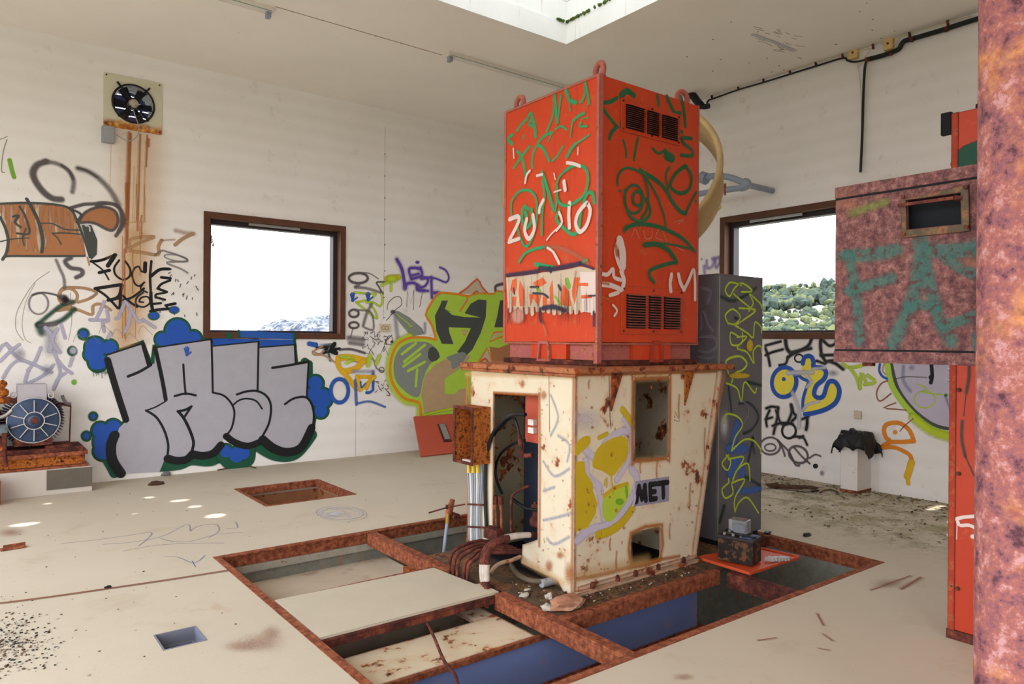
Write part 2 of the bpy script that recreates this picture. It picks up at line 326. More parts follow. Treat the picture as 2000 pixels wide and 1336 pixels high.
class Paint:
    def __init__(s, ax, val, base=.0012, sgn=-1): s.ax = ax; s.val = val; s.off = base; s.sgn = sgn; s.v = []; s.f = []; s.uv = []; s.mi = []; s.mats = []
    def mid(s, k):
        x = pm(k)
        if x not in s.mats: s.mats.append(x)
        return s.mats.index(x)
    lim = None
    def conv(s, vw, p):
        v = pt(vw, p[0], p[1], s.ax, s.val+s.sgn*s.off)
        if s.lim: v.x = min(max(v.x, s.lim[0]), s.lim[1])
        return v
    def put(s, vs, es, fs, k):
        b = len(s.v); s.v += vs; s.uv += es; i = s.mid(k)
        for f in fs: s.f.append([b+q for q in f]); s.mi.append(i)
        s.off += .00012
    def st(s, vw, k, w, pts, closed=False, n=6):
        sc = VIEW[vw][2]; raw = [Vector((*p[:2], 0)) for p in pts]
        sm = smooth(raw, n, closed) if n > 1 and len(raw) > 2 else raw
        P = [s.conv(vw, p) for p in sm]
        if closed: P.append(P[0])
        i = 'xyz'.index(s.ax); nrm = Vector((0, 0, 0)); nrm[i] = 1
        wd = w/sc*((P[len(P)//2]-CAM).dot(cF))/F/2*(1.15+.75*PAL[k][1])*{'black': 1.25, 'grey': 1.2, 'greyl': 1.15, 'tan': 1.1}.get(k, 1)
        vs = []; es = []; fs = []; L = len(P)
        for q in range(L):
            t = P[min(q+1, L-1)]-P[max(q-1, 0)]
            if closed and q in (0, L-1): t = P[1]-P[L-2]
            if t.length < 1e-7: t = Vector((1e-6, 1e-6, 1e-6))
            sd = t.normalized().cross(nrm)*wd; vs += [P[q]+sd, P[q], P[q]-sd]; es += [0, 1, 0]
        for q in range(L-1):
            a = q*3; fs += [(a, a+1, a+4, a+3), (a+1, a+2, a+5, a+4)]
        if not closed:
            for q, sg in ((0, -1), (L-1, 1)):
                t = (P[min(q+1, L-1)]-P[max(q-1, 0)]).normalized(); sd = t.cross(nrm); c = len(vs); vs.append(P[q]); es.append(1)
                for a in range(7):
                    an = math.pi*a/6; vs.append(P[q]+(sd*math.cos(an)+t*sg*math.sin(an))*wd); es.append(0)
                fs += [(c, c+1+a, c+2+a) for a in range(6)]
        s.put(vs, es, fs, k); return s
    def fl(s, vw, k, pts, sm=0):
        raw = [Vector((*p[:2], 0)) for p in pts]
        if sm: raw = smooth(raw, sm, True)
        tr = tessellate_polygon([raw]); s.put([s.conv(vw, p) for p in raw], [1]*len(raw), [list(t) for t in tr], k); return s
    def el(s, vw, k, w, cx, cy, rx, ry, a=0):
        ca, sa = math.cos(math.radians(a)), math.sin(math.radians(a))
        return s.st(vw, k, w, [(cx+rx*math.cos(t)*ca-ry*math.sin(t)*sa, cy+rx*math.cos(t)*sa+ry*math.sin(t)*ca) for t in [2*math.pi*q/20 for q in range(20)]], True, 2)
    def dot(s, vw, k, cx, cy, rx, ry=None):
        ry = ry or rx; P = [s.conv(vw, (cx, cy))]+[s.conv(vw, (cx+rx*math.cos(2*math.pi*q/24), cy+ry*math.sin(2*math.pi*q/24))) for q in range(24)]
        s.put(P, [1]+[0]*24, [(0, 1+q, 1+(q+1) % 24) for q in range(24)], k); return s
    def blob(s, vw, k, circles, grow=0):
        for cx, cy, r in circles: s.fl(vw, k, [(cx+(r+grow)*math.cos(2*math.pi*q/24), cy+(r+grow)*math.sin(2*math.pi*q/24)) for q in range(24)])
        return s
    def build(s, parent, label, name='graffiti'):
        L = origin_of(parent); me = bpy.data.meshes.new(name); me.from_pydata([tuple(Vector(v)-L) for v in s.v], [], s.f)
        for x in s.mats: me.materials.append(x)
        me.polygons.foreach_set('material_index', s.mi); u = me.uv_layers.new(name='UVMap')
        for lp in me.loops: u.data[lp.index].uv = (s.uv[lp.vertex_index], .5)
        me.update(); o = bpy.data.objects.new(name, me); COL.objects.link(o); o.parent = parent; o['label'] = label; return o

# ================================================================== SETTING
YB, XR, ZC = 9.1, 7.85, 4.82
XL, YF = -2.2, -2.6
W1 = (2.34, 1.60, 4.16, 3.125); W2 = (3.90, 1.64, 5.76, 3.21)
FAN = (1.575, 4.245, .21)
b = MB(); b.plate([(XL-.3, -.3), (XR+.3, -.3), (XR+.3, ZC+.4), (XL-.3, ZC+.4)], [rect(*W1), circ(*FAN)], 'y', YB, YB+.28)
wall_back = b.build('wall_back', WALL, kind='structure')
b = MB(); b.plate([(YF, -.3), (YB, -.3), (YB, ZC+.4), (YF, ZC+.4)], [rect(*W2)], 'x', XR, XR+.28)
wall_right = b.build('wall_right', WALL, kind='structure')
# left wall and front wall stand outside the frame: unseen openings sized to let the sky light in
b = MB(); b.plate([(YF, -.3), (YB, -.3), (YB, ZC+.4), (YF, ZC+.4)], [rect(-2.2, 0.0, 7.6, 4.1)], 'x', XL-.28, XL)
b.build('wall_left', WALL, kind='structure')
b = MB(); b.plate([(XL-.3, -.3), (XR+.3, -.3), (XR+.3, ZC+.4), (XL-.3, ZC+.4)], [rect(-1.6, 0.0, 1.4, 3.0)], 'y', YF-.28, YF)
b.build('wall_front', WALL, kind='structure')
# ceiling with skylight opening, plus unseen holes added to cast the floor sun spots
SK = (2.9, 3.5, 5.23, 5.85)
sun_spots = [(45, 1025, .13, .07), (290, 972, .05, .045), (350, 978, .09, .055), (379, 990, .065, .05), (420, 1008, .09, .08), (92, 984, .04, .035), (262, 1004, .03, .02), (1830, 992, .19, .05)]
lh = []
for x, y, a, c in sun_spots:
    g = on(x, y, 'z', 0); t = ZC/SUNDIR.z; h = g+SUNDIR*t; lh.append((h.x, h.y, a, c))
holes = [rect(*SK)]
for x, y, a, c in lh:
    if XL+.2 < x < XR-.2 and YF+.2 < y < YB-.2: holes.append([(x+a*math.cos(q*.785)*(.8+.4*random.random()), y+c*math.sin(q*.785)*(.8+.4*random.random())) for q in range(8)])
b = MB(); b.plate([(XL-.3, YF-.3), (XR+.3, YF-.3), (XR+.3, YB+.3), (XL-.3, YB+.3)], holes, 'z', ZC, ZC+.03)
ceiling = b.build('ceiling', CEIL, kind='structure')
# skylight well: lower lining band, groove with moss, recessed upper band, unseen translucent sheet added on top to diffuse the sun
b = MB(); x0, y0, x1, y1 = SK
def band(b, x0, y0, x1, y1, z0, z1, t=.02):
    b.box(x0, y0, z0, x1, y0+t, z1); b.box(x0, y1-t, z0, x1, y1, z1); b.box(x0, y0+t, z0, x0+t, y1-t, z1); b.box(x1-t, y0+t, z0, x1, y1-t, z1)
band(b, x0+.001, y0+.001, x1-.001, y1-.001, ZC-.012, ZC+.215)
band(b, x0-.05, y0-.05, x1+.05, y1+.05, ZC+.222, ZC+.46, .045); band(b, x0-.03, y0-.03, x1+.03, y1+.03, ZC+.465, ZC+.95, .03)
b.build('trim_1', LINING, kind='structure', label='white lining boards of the ceiling skylight well')
b = MB()
for k in range(70):
    if random.random() < .7: t = min(1, abs(random.gauss(0, .25))); p = (x1-.03, y1-.04-t*1.3, ZC+.222)
    else: p = (x1-.06-random.random()*.1, y1-.03, ZC+.222)
    b.ico(p, random.uniform(.008, .022), 1, .3)
b.smooth = True; tag(b.build('moss', MOSS), 'green moss growing on the ledge in the corner of the skylight', 'moss', kind='stuff')
b = MB(); b.box(x0-.08, y0-.08, ZC+.95, x1+.08, y1+.08, ZC+.958)
b.build('trim_2', FROST, kind='structure', label='unseen translucent sheet added over the skylight to diffuse the sun')

# floor plate with the pit, the square hatch and the small hatch cut out
PIT_R = (1.49, 2.49, 5.37, 5.50); HAT = (2.34, 6.86, 3.28, 7.86); SHA = (.845, 4.0, 1.062, 4.24)
b = MB(); b.plate([(XL, YF), (XR, YF), (XR, YB), (XL, YB)], [rect(*PIT_R), rect(*HAT), rect(*SHA)], 'z', -.10, 0)
floor = b.build('floor', FLOOR, kind='structure')
b = MB()   # pit linings (concrete), each pit with walls and a bottom
def pit(x0, y0, x1, y1, d, t=.15):
    b.box(x0-t, y1, -d, x1+t, y1+t, -.101); b.box(x0-t, y0-t, -d, x1+t, y0, -.101); b.box(x0-t, y0, -d, x0, y1, -.101); b.box(x1, y0, -d, x1+t, y1, -.101)
    b.box(x0-t, y0-t, -d-.1, x1+t, y1+t, -d)
pit(*PIT_R, 1.15); pit(SHA[0], SHA[1], SHA[2], SHA[3], .28, .05)
b.build('pit_wall', PITC, floor)
b = MB(); b.box(1.491, 4.30, -1.149, 2.90, 5.499, -.245); b.build('pit_ledge', paint('dirty_ledge_concrete', (206, 190, 168), 0, 0, .15, 4, .9, dirt=(150, 122, 92)), floor)
b = MB(); b.box(1.52, 5.475, -.155, 5.30, 5.499, -.101); b.build('pit_band', paint('pale_rust_streaked_band', (176, 172, 158), .35, 0, .3, 14, .9), floor)
b = MB(); t = .02; x0, y0, x1, y1 = HAT
b.box(x0-t, y1, -.5, x1+t, y1+t, -.101); b.box(x0-t, y0-t, -.5, x1+t, y0, -.101); b.box(x0-t, y0, -.5, x0, y1, -.101); b.box(x1, y0, -.5, x1+t, y1, -.101); b.box(x0, y0, -.52, x1, y1, -.5)
b.build('shaft_lining', paint('rust_streaked_shaft', (176, 120, 84), .6, 0, .3, 5, .9, streak=True), floor, label='rust streaked lining of the square hatch')
# outside walls of ground
def terrain(name, x0, x1, y0, y1, nx, ny, hf, mat, label):
    vs = []; fs = []
    for j in range(ny+1):
        for i in range(nx+1):
            x = x0+(x1-x0)*i/nx; y = y0+(y1-y0)*j/ny; vs.append((x, y, hf(x, y)))
    for j in range(ny):
        for i in range(nx): a = j*(nx+1)+i; fs.append((a, a+1, a+nx+2, a+nx+1))
    q = MB(); q.smooth = True; q.add(vs, fs); o = q.build(name, mat); o['kind'] = 'structure'; return o
n = N('pale_rocky_ground'); c = n.mix(n.step(n.noise(.35, 9, .7), .46, .56), lin((88, 96, 58)), lin((128, 124, 120))); c = n.mix(n.step(n.noise(2.2, 6, .7), .55, .62), c, lin((98, 100, 104))); HILLM = n.out(c, .95)
n = N('grey_rock'); c = n.ramp(n.noise(.9, 9, .75), [(.42, lin((46, 54, 68))), (.5, lin((86, 92, 104))), (.58, lin((136, 138, 144)))]); n.bump(n.noise(1.2, 8, .7), 1, .5); ROCKM = n.out(c, .95)
def fb(x, y, s): return noise.fractal(Vector((x*s, y*s, 3.1)), 1, 2, 5)
def hill(x, y):
    d = (x-20); return -2.5+max(0, d)*.136+fb(x, y, .05)*1.2+fb(x, y, .3)*.35 if d > 0 else -2.5+fb(x, y, .3)*.1
terrain('hillside', 20, 108, 2, 82, 110, 100, hill, HILLM, '')
terrain('outdoor_ground', -150, 20, -150, 120, 20, 20, lambda x, y: -3.2, HILLM, '')
def rk(x, y):
    e = .2+max(0, 1-((x-45)/9.5)**2)*4.3; k = math.sin(max(0, min(1, (y-78)/27))*math.pi/2)
    return -3.0+(e+3.0)*k+fb(x, y, .16)*1.1*k+abs(fb(x, y, .5))*.7*k
terrain('rocky_knoll', 20, 62, 84, 120, 100, 70, rk, ROCKM, '')
# trees and scrub on the hillside
FOL = [plain('foliage_a', (66, 80, 58), .9, 0, .3, 2), plain('foliage_b', (92, 100, 66), .9, 0, .3, 2), plain('foliage_c', (54, 68, 60), .9, 0, .3, 2)]
b = MB(); b.smooth = False
for k in range(2000):
    x = random.uniform(30, 106); y = x*random.uniform(.44, .86)
    up = (x-20)/86; big = up > .62
    if not big and random.random() < .35: continue
    z = hill(x, y); b.m = random.choice((0, 1, 1, 2)) if not big else random.choice((0, 2, 2, 1))
    r = random.uniform(.22, .6)*(1 if not big else 1.5)
    for q in range(4 if big else 3):
        b.ico((x+random.uniform(-.7, .7)*r, y+random.uniform(-.7, .7)*r, z+r*random.uniform(.2, 1.5 if big else .6)), r*random.uniform(.45, .8), 1, .35, (1, 1, random.uniform(.7, 1.5)))
tag(b.build('hillside_shrubs', FOL), 'green bushes and small pines covering the hill outside the right window', 'bushes', kind='stuff')

# ------------------------------------------------------------------ windows
def window(name, wall_ax, val, a0, z0, a1, z1, strip):
    # frame pieces in the wall opening; wall_ax 'y' -> a is x ; 'x' -> a is y
    def bx(b, p0, q0, d0, p1, q1, d1):   # p along wall, q height, d depth from the wall face (positive = outwards)
        if wall_ax == 'y': b.box(p0, val+d0, q0, p1, val+d1, q1)
        else: b.box(val+d0, p0, q0, val+d1, p1, q1)
    b = MB(); W = .075
    for r in ((a0, z1-W, a1, z1), (a0, z0, a1, z0+W), (a0, z0+W, a0+W, z1-W), (a1-W, z0+W, a1, z1-W)): bx(b, r[0], r[1], -.022, r[2], r[3], .27)
    root = b.build(name, WOOD, bevel=.004, kind='structure')
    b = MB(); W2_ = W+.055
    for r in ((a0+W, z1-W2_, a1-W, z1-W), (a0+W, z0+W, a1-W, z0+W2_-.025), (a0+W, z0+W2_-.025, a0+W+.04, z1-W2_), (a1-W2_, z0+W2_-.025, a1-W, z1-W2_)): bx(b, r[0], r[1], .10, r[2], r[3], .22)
    b.build('window_sash', WOODD, root, bevel=.003)  # sash in a darker, greyer tone than the frame
    b = MB(); m_ = (a1-a0)
    bx(b, a0+m_*strip[0], z1-W-.034, .03, a0+m_*strip[1], z1-W-.004, .05)
    b.build('vent_strip', ALU, root, label='pale metal ventilation strip')
    return root
w1 = window('window_1', 'y', YB, *W1, (.30, .66))
w2 = window('window_2', 'x', XR, *W2, (.40, .78))
b = MB(); b.tube(smooth([pt('C', x, y, 'y', YB+.09) for x, y in ((103, 240), (98, 270), (108, 305), (112, 300), (104, 262))], 5), .006, 6)
b.build('hook', BLACK, w1)
P_ = Paint('y', YB-.024)   # paint that runs over the lower frame of the window
P_.fl('C', 'blueo', [(262, 806), (590, 822), (592, 860), (262, 845)]); P_.st('C', 'green', 14, [(262, 808), (264, 846)]); P_.st('C', 'green', 14, [(590, 822), (596, 860)]); P_.dot('C', 'green', 205, 838, 24)
P_.build(w1, 'blue and green graffiti paint run over the sill board')

# ================================================================== WALL GRAFFITI (traced on the wall planes)
P = Paint('y', YB)
SIL = [(597, 152), (795, 88), (832, 208), (862, 200), (865, 112), (1010, 90), (1180, 65), (1188, 103), (1440, 78), (1450, 110), (1645, 95), (1650, 203), (1722, 190), (1712, 387), (1745, 440), (1750, 500), (1732, 600), (1690, 660), (1600, 675), (1520, 665), (1462, 610), (1440, 640), (1370, 650), (1300, 625), (1262, 598), (1230, 650), (1180, 685), (1110, 700), (1075, 690), (1050, 715), (990, 725), (938, 712), (915, 745), (890, 805), (690, 815), (660, 780), (640, 720), (640, 640), (665, 560), (710, 515)]
P.st('D', 'green', 34, SIL[38:]+SIL[:18], n=1); P.st('D', 'green', 40, [(1700, 190), (1724, 200), (1725, 300)], n=1)
P.st('D', 'green', 44, [(640, 815), (600, 740), (560, 700)], n=2); P.st('D', 'green', 60, [(895, 770), (1000, 760), (1070, 735), (1180, 740), (1260, 690)]); P.st('D', 'green', 56, [(1440, 660), (1540, 712), (1650, 705), (1740, 600)])
P.st('D', 'green', 50, [(1235, 720), (1300, 775), (1385, 750), (1400, 690)])
cl = [[(532, 112, 56), (545, 190, 50), (612, 112, 40), (505, 150, 34)], [(905, 65, 36), (990, 20, 66), (1080, 60, 40), (940, 100, 40), (1040, 90, 50)], [(560, 575, 44), (632, 560, 44), (575, 640, 52), (570, 690, 46), (600, 620, 50)], [(1760, 310, 40), (1795, 395, 55), (1790, 465, 36), (1735, 390, 50)], [(1260, 690, 34), (1320, 710, 42), (1360, 700, 34)]]
for c in cl: P.blob('D', 'green', c, 14)
for c in cl: P.blob('D', 'blue', c)
P.fl('D', 'blue', [(1188, 60), (1640, 68), (1642, 110), (1450, 112), (1188, 112)]); P.st('D', 'green', 12, [(1642, 62), (1650, 108)], n=1)
for x, y, r in ((465, 36, 24), (520, 495, 16), (482, 605, 20)): P.dot('D', 'green', x, y, r+18).dot('D', 'blue', x, y, r)
P.dot('D', 'green', 402, 130, 34).dot('D', 'lilac', 408, 128, 26)
P.dot('B', 'green', 1180, 1010, 54, 40).dot('B', 'blue', 1182, 1008, 40, 28); P.dot('B', 'green', 1336, 965, 48, 36).dot('B', 'blue', 1338, 963, 36, 26)
P.fl('D', 'silver', SIL)
for w_, p_ in ((24, [(600, 180), (650, 350), (703, 515)]), (7, [(597, 152), (795, 88)]), (14, [(797, 90), (830, 208)]), (11, [(842, 208), (780, 245), (715, 272)]), (15, [(866, 112), (903, 280), (925, 402)]), (6, [(925, 410), (870, 442), (815, 462)]),
        (9, [(815, 462), (872, 500), (915, 570), (938, 650), (935, 712)]), (6, [(865, 112), (1010, 90), (1180, 65)]), (8, [(1180, 65), (1184, 200), (1187, 360)]), (8, [(1187, 362), (1250, 380), (1295, 430), (1308, 485), (1292, 560), (1262, 602)]), (8, [(1023, 205), (1028, 290), (1036, 372)]), (9, [(975, 382), (1035, 368), (1092, 378)]),
        (11, [(995, 468), (1025, 505), (1058, 570), (1080, 640), (1070, 692)]), (10, [(992, 467), (1035, 458), (1068, 440)]), (9, [(1068, 440), (1048, 470), (1025, 505)]), (5, [(1190, 103), (1440, 78)]), (8, [(1443, 78), (1440, 220), (1437, 355)]), (9, [(1322, 373), (1380, 355), (1440, 355), (1490, 385), (1512, 440), (1502, 530), (1465, 605)]),
        (7, [(1300, 432), (1335, 405), (1380, 396), (1430, 410), (1462, 452)]), (5, [(1450, 110), (1645, 95)]), (8, [(1645, 95), (1650, 203)]), (10, [(1520, 224), (1600, 212), (1722, 190)]), (7, [(1722, 190), (1716, 290), (1712, 387)]), (9, [(1590, 427), (1640, 395), (1705, 388), (1740, 430), (1751, 500), (1735, 590), (1690, 660)])):
    P.st('D', 'black', w_, p_)
for w_, p_ in ((30, [(935, 730), (985, 742), (1040, 735), (1072, 706)]), (30, [(1075, 705), (1130, 715), (1190, 700), (1232, 655)]), (26, [(1262, 606), (1310, 640), (1380, 660), (1445, 640)]), (34, [(1465, 625), (1525, 672), (1600, 695), (1680, 668), (1738, 560)]), (36, [(640, 600), (620, 660), (628, 740), (675, 815)])): P.st('D', 'black', w_, p_)
for k in range(14): x = 590+k*9; P.st('D', 'green', 2.5, [(520+k*6, 232), (521+k*6, 232+random.uniform(15, 50))], n=1)
def hand(P, vw, cx, cy, s, k):
    P.dot(vw, k, cx, cy+10*s, 11*s, 12*s)
    for dx, dy in ((-14, -24), (-6, -32), (3, -33), (11, -27)): P.st(vw, k, 6*s, [(cx+dx*.5, cy), (cx+dx, cy+dy)], n=1)
    P.st(vw, k, 7*s, [(cx+6*s, cy+10*s), (cx+24*s, cy-4*s)], n=1)
hand(P, 'D', 1043, 140, 1, 'blueo')
P.build(wall_back, 'huge silver block letters outlined in black with blue clouds')

P = Paint('y', YB)
P.fl('B', 'cream', [(0, 150), (200, 142), (420, 150), (540, 190), (600, 300), (640, 420), (660, 548), (330, 552), (50, 555), (55, 430), (20, 300), (0, 220)])
P.fl('B', 'brownst', [(0, 150), (200, 142), (420, 150), (540, 190), (600, 300), (640, 420), (660, 548), (330, 552), (50, 555), (55, 430), (20, 300), (0, 220)])
for x in range(0, 11): P.st('B', 'brown', 17, [(70+x*48, 170+abs(x-4)*3), (60+x*50, 340), (92+x*50, 530)])
P.st('B', 'brown', 22, [(70, 535), (340, 530), (640, 530)]); P.fl('B', 'brown', [(380, 380), (600, 380), (645, 530), (400, 530)])
for w_, p_ in ((15, [(-10, 150), (200, 142), (420, 155), (540, 190), (600, 300), (650, 430), (690, 560)]), (20, [(205, 112), (245, 180), (300, 300), (328, 430), (320, 520)]), (15, [(20, 578), (60, 552), (330, 552), (650, 550)]), (17, [(0, 250), (42, 340), (62, 430), (50, 520), (20, 578)]), (9, [(300, 300), (400, 302), (500, 345), (620, 352)]), (9, [(400, 376), (500, 374), (620, 384)]), (9, [(400, 376), (440, 410), (470, 462)]), (13, [(150, 170), (195, 250), (225, 375), (130, 376)]), (14, [(100, 248), (145, 240), (115, 290), (160, 330)]), (8, [(0, 440), (100, 420), (222, 412)]), (9, [(185, 470), (175, 400), (200, 340)])): P.st('B', 'dgrey', w_, p_)
P.fl('B', 'brown', [(610, 292), (640, 230), (690, 195), (760, 175), (840, 182), (890, 220), (902, 290), (870, 345), (820, 342), (740, 302), (680, 292)], 3)
P.st('B', 'grey', 16, [(610, 292), (640, 230), (690, 195), (760, 175), (840, 182), (892, 220), (906, 290), (870, 350), (820, 346), (740, 305), (680, 292)], True)
P.st('B', 'grey', 20, [(540, 182), (640, 155), (720, 150), (800, 142), (890, 160), (935, 210), (950, 300), (890, 395)]); P.st('B', 'grey', 14, [(740, 165), (850, 150), (920, 200), (930, 300), (905, 360)]); P.st('B', 'dgrey', 16, [(540, 190), (620, 230), (590, 290)])
P.fl('B', 'dgrey', [(625, 312), (700, 312), (748, 430), (742, 540), (700, 580), (665, 500), (650, 400)])
P.st('B', 'white', 8, [(655, 318), (685, 325), (690, 360)]); P.st('B', 'tan', 10, [(670, 560), (685, 620)])
P.build(wall_back, 'brown hatched lettering with dark grey outline')
P = Paint('y', YB)
P.st('A', 'grey', 36, [(480, 1158), (410, 1150), (340, 1100), (280, 1020), (258, 950), (290, 890), (360, 862)]); P.st('A', 'greyl', 28, [(360, 862), (450, 880), (530, 930), (575, 1010), (565, 1100)]); P.st('A', 'grey', 14, [(480, 890), (540, 935), (572, 1000)])
P.st('A', 'greyl', 34, [(610, 915), (700, 945), (790, 1010), (870, 1100), (925, 1200)]); P.st('A', 'grey', 12, [(610, 912), (680, 935), (760, 985)])
P.st('A', 'crk', 5, [(0, 690), (60, 665)]); P.st('A', 'crk', 7, [(55, 690), (25, 790), (12, 930), (35, 948)]); P.st('A', 'mgreen', 26, [(75, 850), (90, 920), (110, 985)]); 
P.build(wall_back, 'grey spray ring and arc left of the fan')
P = Paint('y', YB)
for w_, p_ in ((15, [(700, 592), (780, 582), (885, 540)]), (22, [(885, 542), (855, 585), (828, 625)]), (9, [(712, 600), (790, 660), (835, 732)]), (17, [(762, 678), (840, 660)]), (11, [(915, 583), (878, 640), (888, 695), (945, 733), (995, 705), (998, 650), (962, 590)]), (20, [(1115, 605), (1112, 670)]), (10, [(1112, 672), (1085, 668), (1065, 632), (1030, 648), (1015, 700), (1035, 762), (1070, 780), (1108, 752)]),
        (13, [(1162, 590), (1152, 700), (1156, 812)]), (17, [(1298, 650), (1225, 655), (1160, 705)]), (15, [(1238, 714), (1308, 722)]), (13, [(1305, 738), (1240, 765), (1210, 800)]), (14, [(1210, 800), (1280, 826)]), (12, [(1270, 832), (1200, 845), (1195, 870)]), (13, [(1200, 868), (1265, 886)]),
        (18, [(732, 800), (800, 790), (930, 770)]), (14, [(930, 772), (915, 850), (860, 890)]), (13, [(740, 805), (820, 862), (905, 952)]), (17, [(830, 890), (912, 872)]), (14, [(938, 775), (925, 860), (920, 952)]), (12, [(935, 850), (1000, 905), (1052, 940)]), (12, [(925, 890), (1010, 870), (1105, 800)]), (9, [(1100, 760), (1080, 800), (1130, 830)]), (9, [(1100, 830), (1050, 870), (1045, 920), (1100, 942), (1150, 910), (1135, 865), (1085, 870), (1070, 900), (1100, 905)]),
        (17, [(1158, 830), (1160, 900), (1172, 970)]), (16, [(1155, 975), (1220, 962), (1300, 955)]), (13, [(1180, 918), (1235, 912)]), (15, [(1272, 930), (1345, 915)]), (11, [(1275, 930), (1290, 955)])): P.st('B', 'black', w_, p_)
P.build(wall_back, 'black two-line tag above the silver letters')
P = Paint('y', YB)
for p_ in ([(452, 860), (480, 800), (560, 792), (660, 800), (742, 832), (680, 880), (600, 905)], [(450, 970), (520, 960), (600, 965), (705, 1000), (715, 935), (770, 920), (850, 965)]): P.st('B', 'tan', 18, p_)
P.el('B', 'tan', 18, 522, 862, 72, 62); P.st('B', 'tan', 22, [(440, 965), (520, 940), (580, 960)])
P.st('B', 'tan', 20, [(1000, 512), (1100, 525), (1215, 540), (1215, 480), (1240, 430)], n=3); P.st('B', 'tan', 17, [(1000, 505), (995, 430), (1080, 405), (1180, 400)]); P.st('B', 'tan', 17, [(1000, 490), (1080, 445), (1180, 410)]); P.st('B', 'brownf', 14, [(1235, 430), (1340, 425)]); P.st('B', 'brownf', 34, [(1350, 355), (1420, 372), (1490, 380)]); P.st('B', 'tan', 22, [(1480, 380), (1400, 420), (1345, 465)])
P.el('B', 'greyl', 12, 296, 915, 74, 82); P.st('B', 'grey', 12, [(250, 850), (330, 832), (430, 850), (480, 880)])
P.st('B', 'crk', 5, [(380, 670), (270, 750), (180, 880), (125, 1000), (125, 1120), (180, 1200)]); P.st('B', 'crk', 4, [(270, 760), (200, 900), (170, 1060), (190, 1180), (240, 1220)]); P.st('B', 'crk', 4, [(540, 830), (550, 1050), (525, 1200)])
P.st('B', 'greyl', 18, [(430, 580), (460, 650), (490, 720), (495, 800)]); P.st('B', 'grey', 24, [(545, 565), (500, 590), (540, 640), (620, 655), (630, 690), (585, 715)])
for p_, w_ in (([(560, 900), (470, 930), (380, 1000), (290, 1075)], 30), ([(290, 1075), (380, 1075), (480, 1040), (570, 960)], 34), ([(300, 1090), (320, 1140)], 50)): P.st('B', 'dkgreen', w_, p_)
for p_, w_ in (([(480, 870), (520, 910), (500, 880)], 40), ([(300, 1085), (430, 1070)], 22)): P.st('B', 'grey', w_, p_)
for p_ in ([(690, 1040), (830, 1045)], [(800, 900), (740, 1030), (700, 1040)], [(820, 960), (830, 1045), (790, 1060), (800, 1130)], [(960, 900), (910, 1020), (890, 1030)], [(960, 900), (1000, 960), (990, 1060), (960, 1130)], [(1000, 950), (1060, 1050), (1100, 1040)], [(830, 1180), (850, 1140)], [(470, 1080), (500, 1180)], [(1100, 1040), (1190, 1100)]): P.st('B', 'lilac', 22, p_)
P.dot('B', 'greyw', 390, 1150, 90, 120); P.dot('B', 'greyw', 400, 1260, 110, 90); P.st('B', 'lilac', 26, [(350, 1100), (400, 1180), (380, 1280)]); P.st('B', 'lilac', 24, [(440, 1110), (400, 1200), (460, 1290)])
for p_ in ([(30, 180), (70, 110), (120, 50), (190, 20), (320, 60), (480, 130)], [(270, 100), (235, 230), (330, 200), (430, 140), (500, 60)], [(510, -60), (545, 60), (560, 150), (500, 290)], [(500, 280), (540, 190), (605, 140)], [(540, 20), (600, 90), (670, 140)], [(680, -20), (650, 70)], [(380, -100), (330, 20), (260, 110)], [(60, -140), (150, -20), (330, 60)], [(-20, -60), (40, -130), (110, -90)], [(0, 30), (90, -60), (180, -130)]): P.st('O', 'lilac', 26, p_)
P.dot('O', 'greyw', 440, 110, 80); P.dot('O', 'greyw', 180, -40, 90); P.dot('O', 'mgreen', 690, 222, 34)
P.st('B', 'greyl', 12, [(1190, 545), (1240, 510), (1290, 520), (1370, 545), (1440, 590), (1280, 600), (1390, 650), (1440, 680)]); P.el('B', 'greyl', 9, 1350, 565, 90, 22, 10)
for k in range(22): x, y = random.uniform(1210, 1520), random.uniform(640, 1050); P.st('B', 'thin', 7, [(x, y), (x+random.uniform(-16, 16), y+random.uniform(8, 26))], n=1)
for k in range(6): x, y = 560+k*100, 1140+random.uniform(-30, 60); P.st('B', 'crk', 3.5, [(x, y+30), (x+30, y-30), (x+70, y), (x+110, y+40)])
P.build(wall_back, 'tangle of tan, lilac and green scribbles')
P = Paint('y', YB)   # rust run below the fan
P.st('A', 'rustl', 300, [(1090, 700), (1090, 1000), (1080, 1336), (1030, 1900), (1010, 2150)], n=2)
P.st('B', 'rustl', 150, [(1040, 400), (1020, 700), (985, 1000), (950, 1240)])
for x, w_, y0, y1 in ((1010, 26, 640, 1340), (1022, 12, 650, 1500), (1098, 13, 650, 1400), (1082, 7, 700, 1340), (1150, 13, 660, 900), (1160, 20, 690, 740), (1140, 8, 700, 1350), (1130, 7, 900, 1340), (1048, 6, 900, 1340), (1065, 6, 950, 1340), (870, 5, 730, 1050)):
    P.st('A', 'rust' if w_ > 8 else 'rustl', w_, [(x+(y-y0)*-.03*(1 if x < 1200 else 0)+random.uniform(-2, 2), y) for y in [y0+(y1-y0)*q/5 for q in range(6)]])
for x, w_, y0, y1 in ((975, 22, 0, 300), (985, 14, 0, 120), (968, 18, 300, 520), (955, 12, 500, 860), (962, 8, 850, 1180), (1050, 6, 0, 280), (1085, 10, 240, 420), (1110, 5, 0, 280), (1075, 4, 280, 700), (940, 5, 400, 1180), (1020, 5, 500, 840), (1040, 4, 880, 1180)): P.st('B', 'rust', w_, [(x+random.uniform(-3, 3), y0+(y1-y0)*q/5) for q in range(6)])
P.st('B', 'rustl', 10, [(880, 285), (1000, 290), (1120, 285)])
P.build(wall_back, 'orange rust streaks running down from the fan', 'rust_stain')
P = Paint('y', YB)
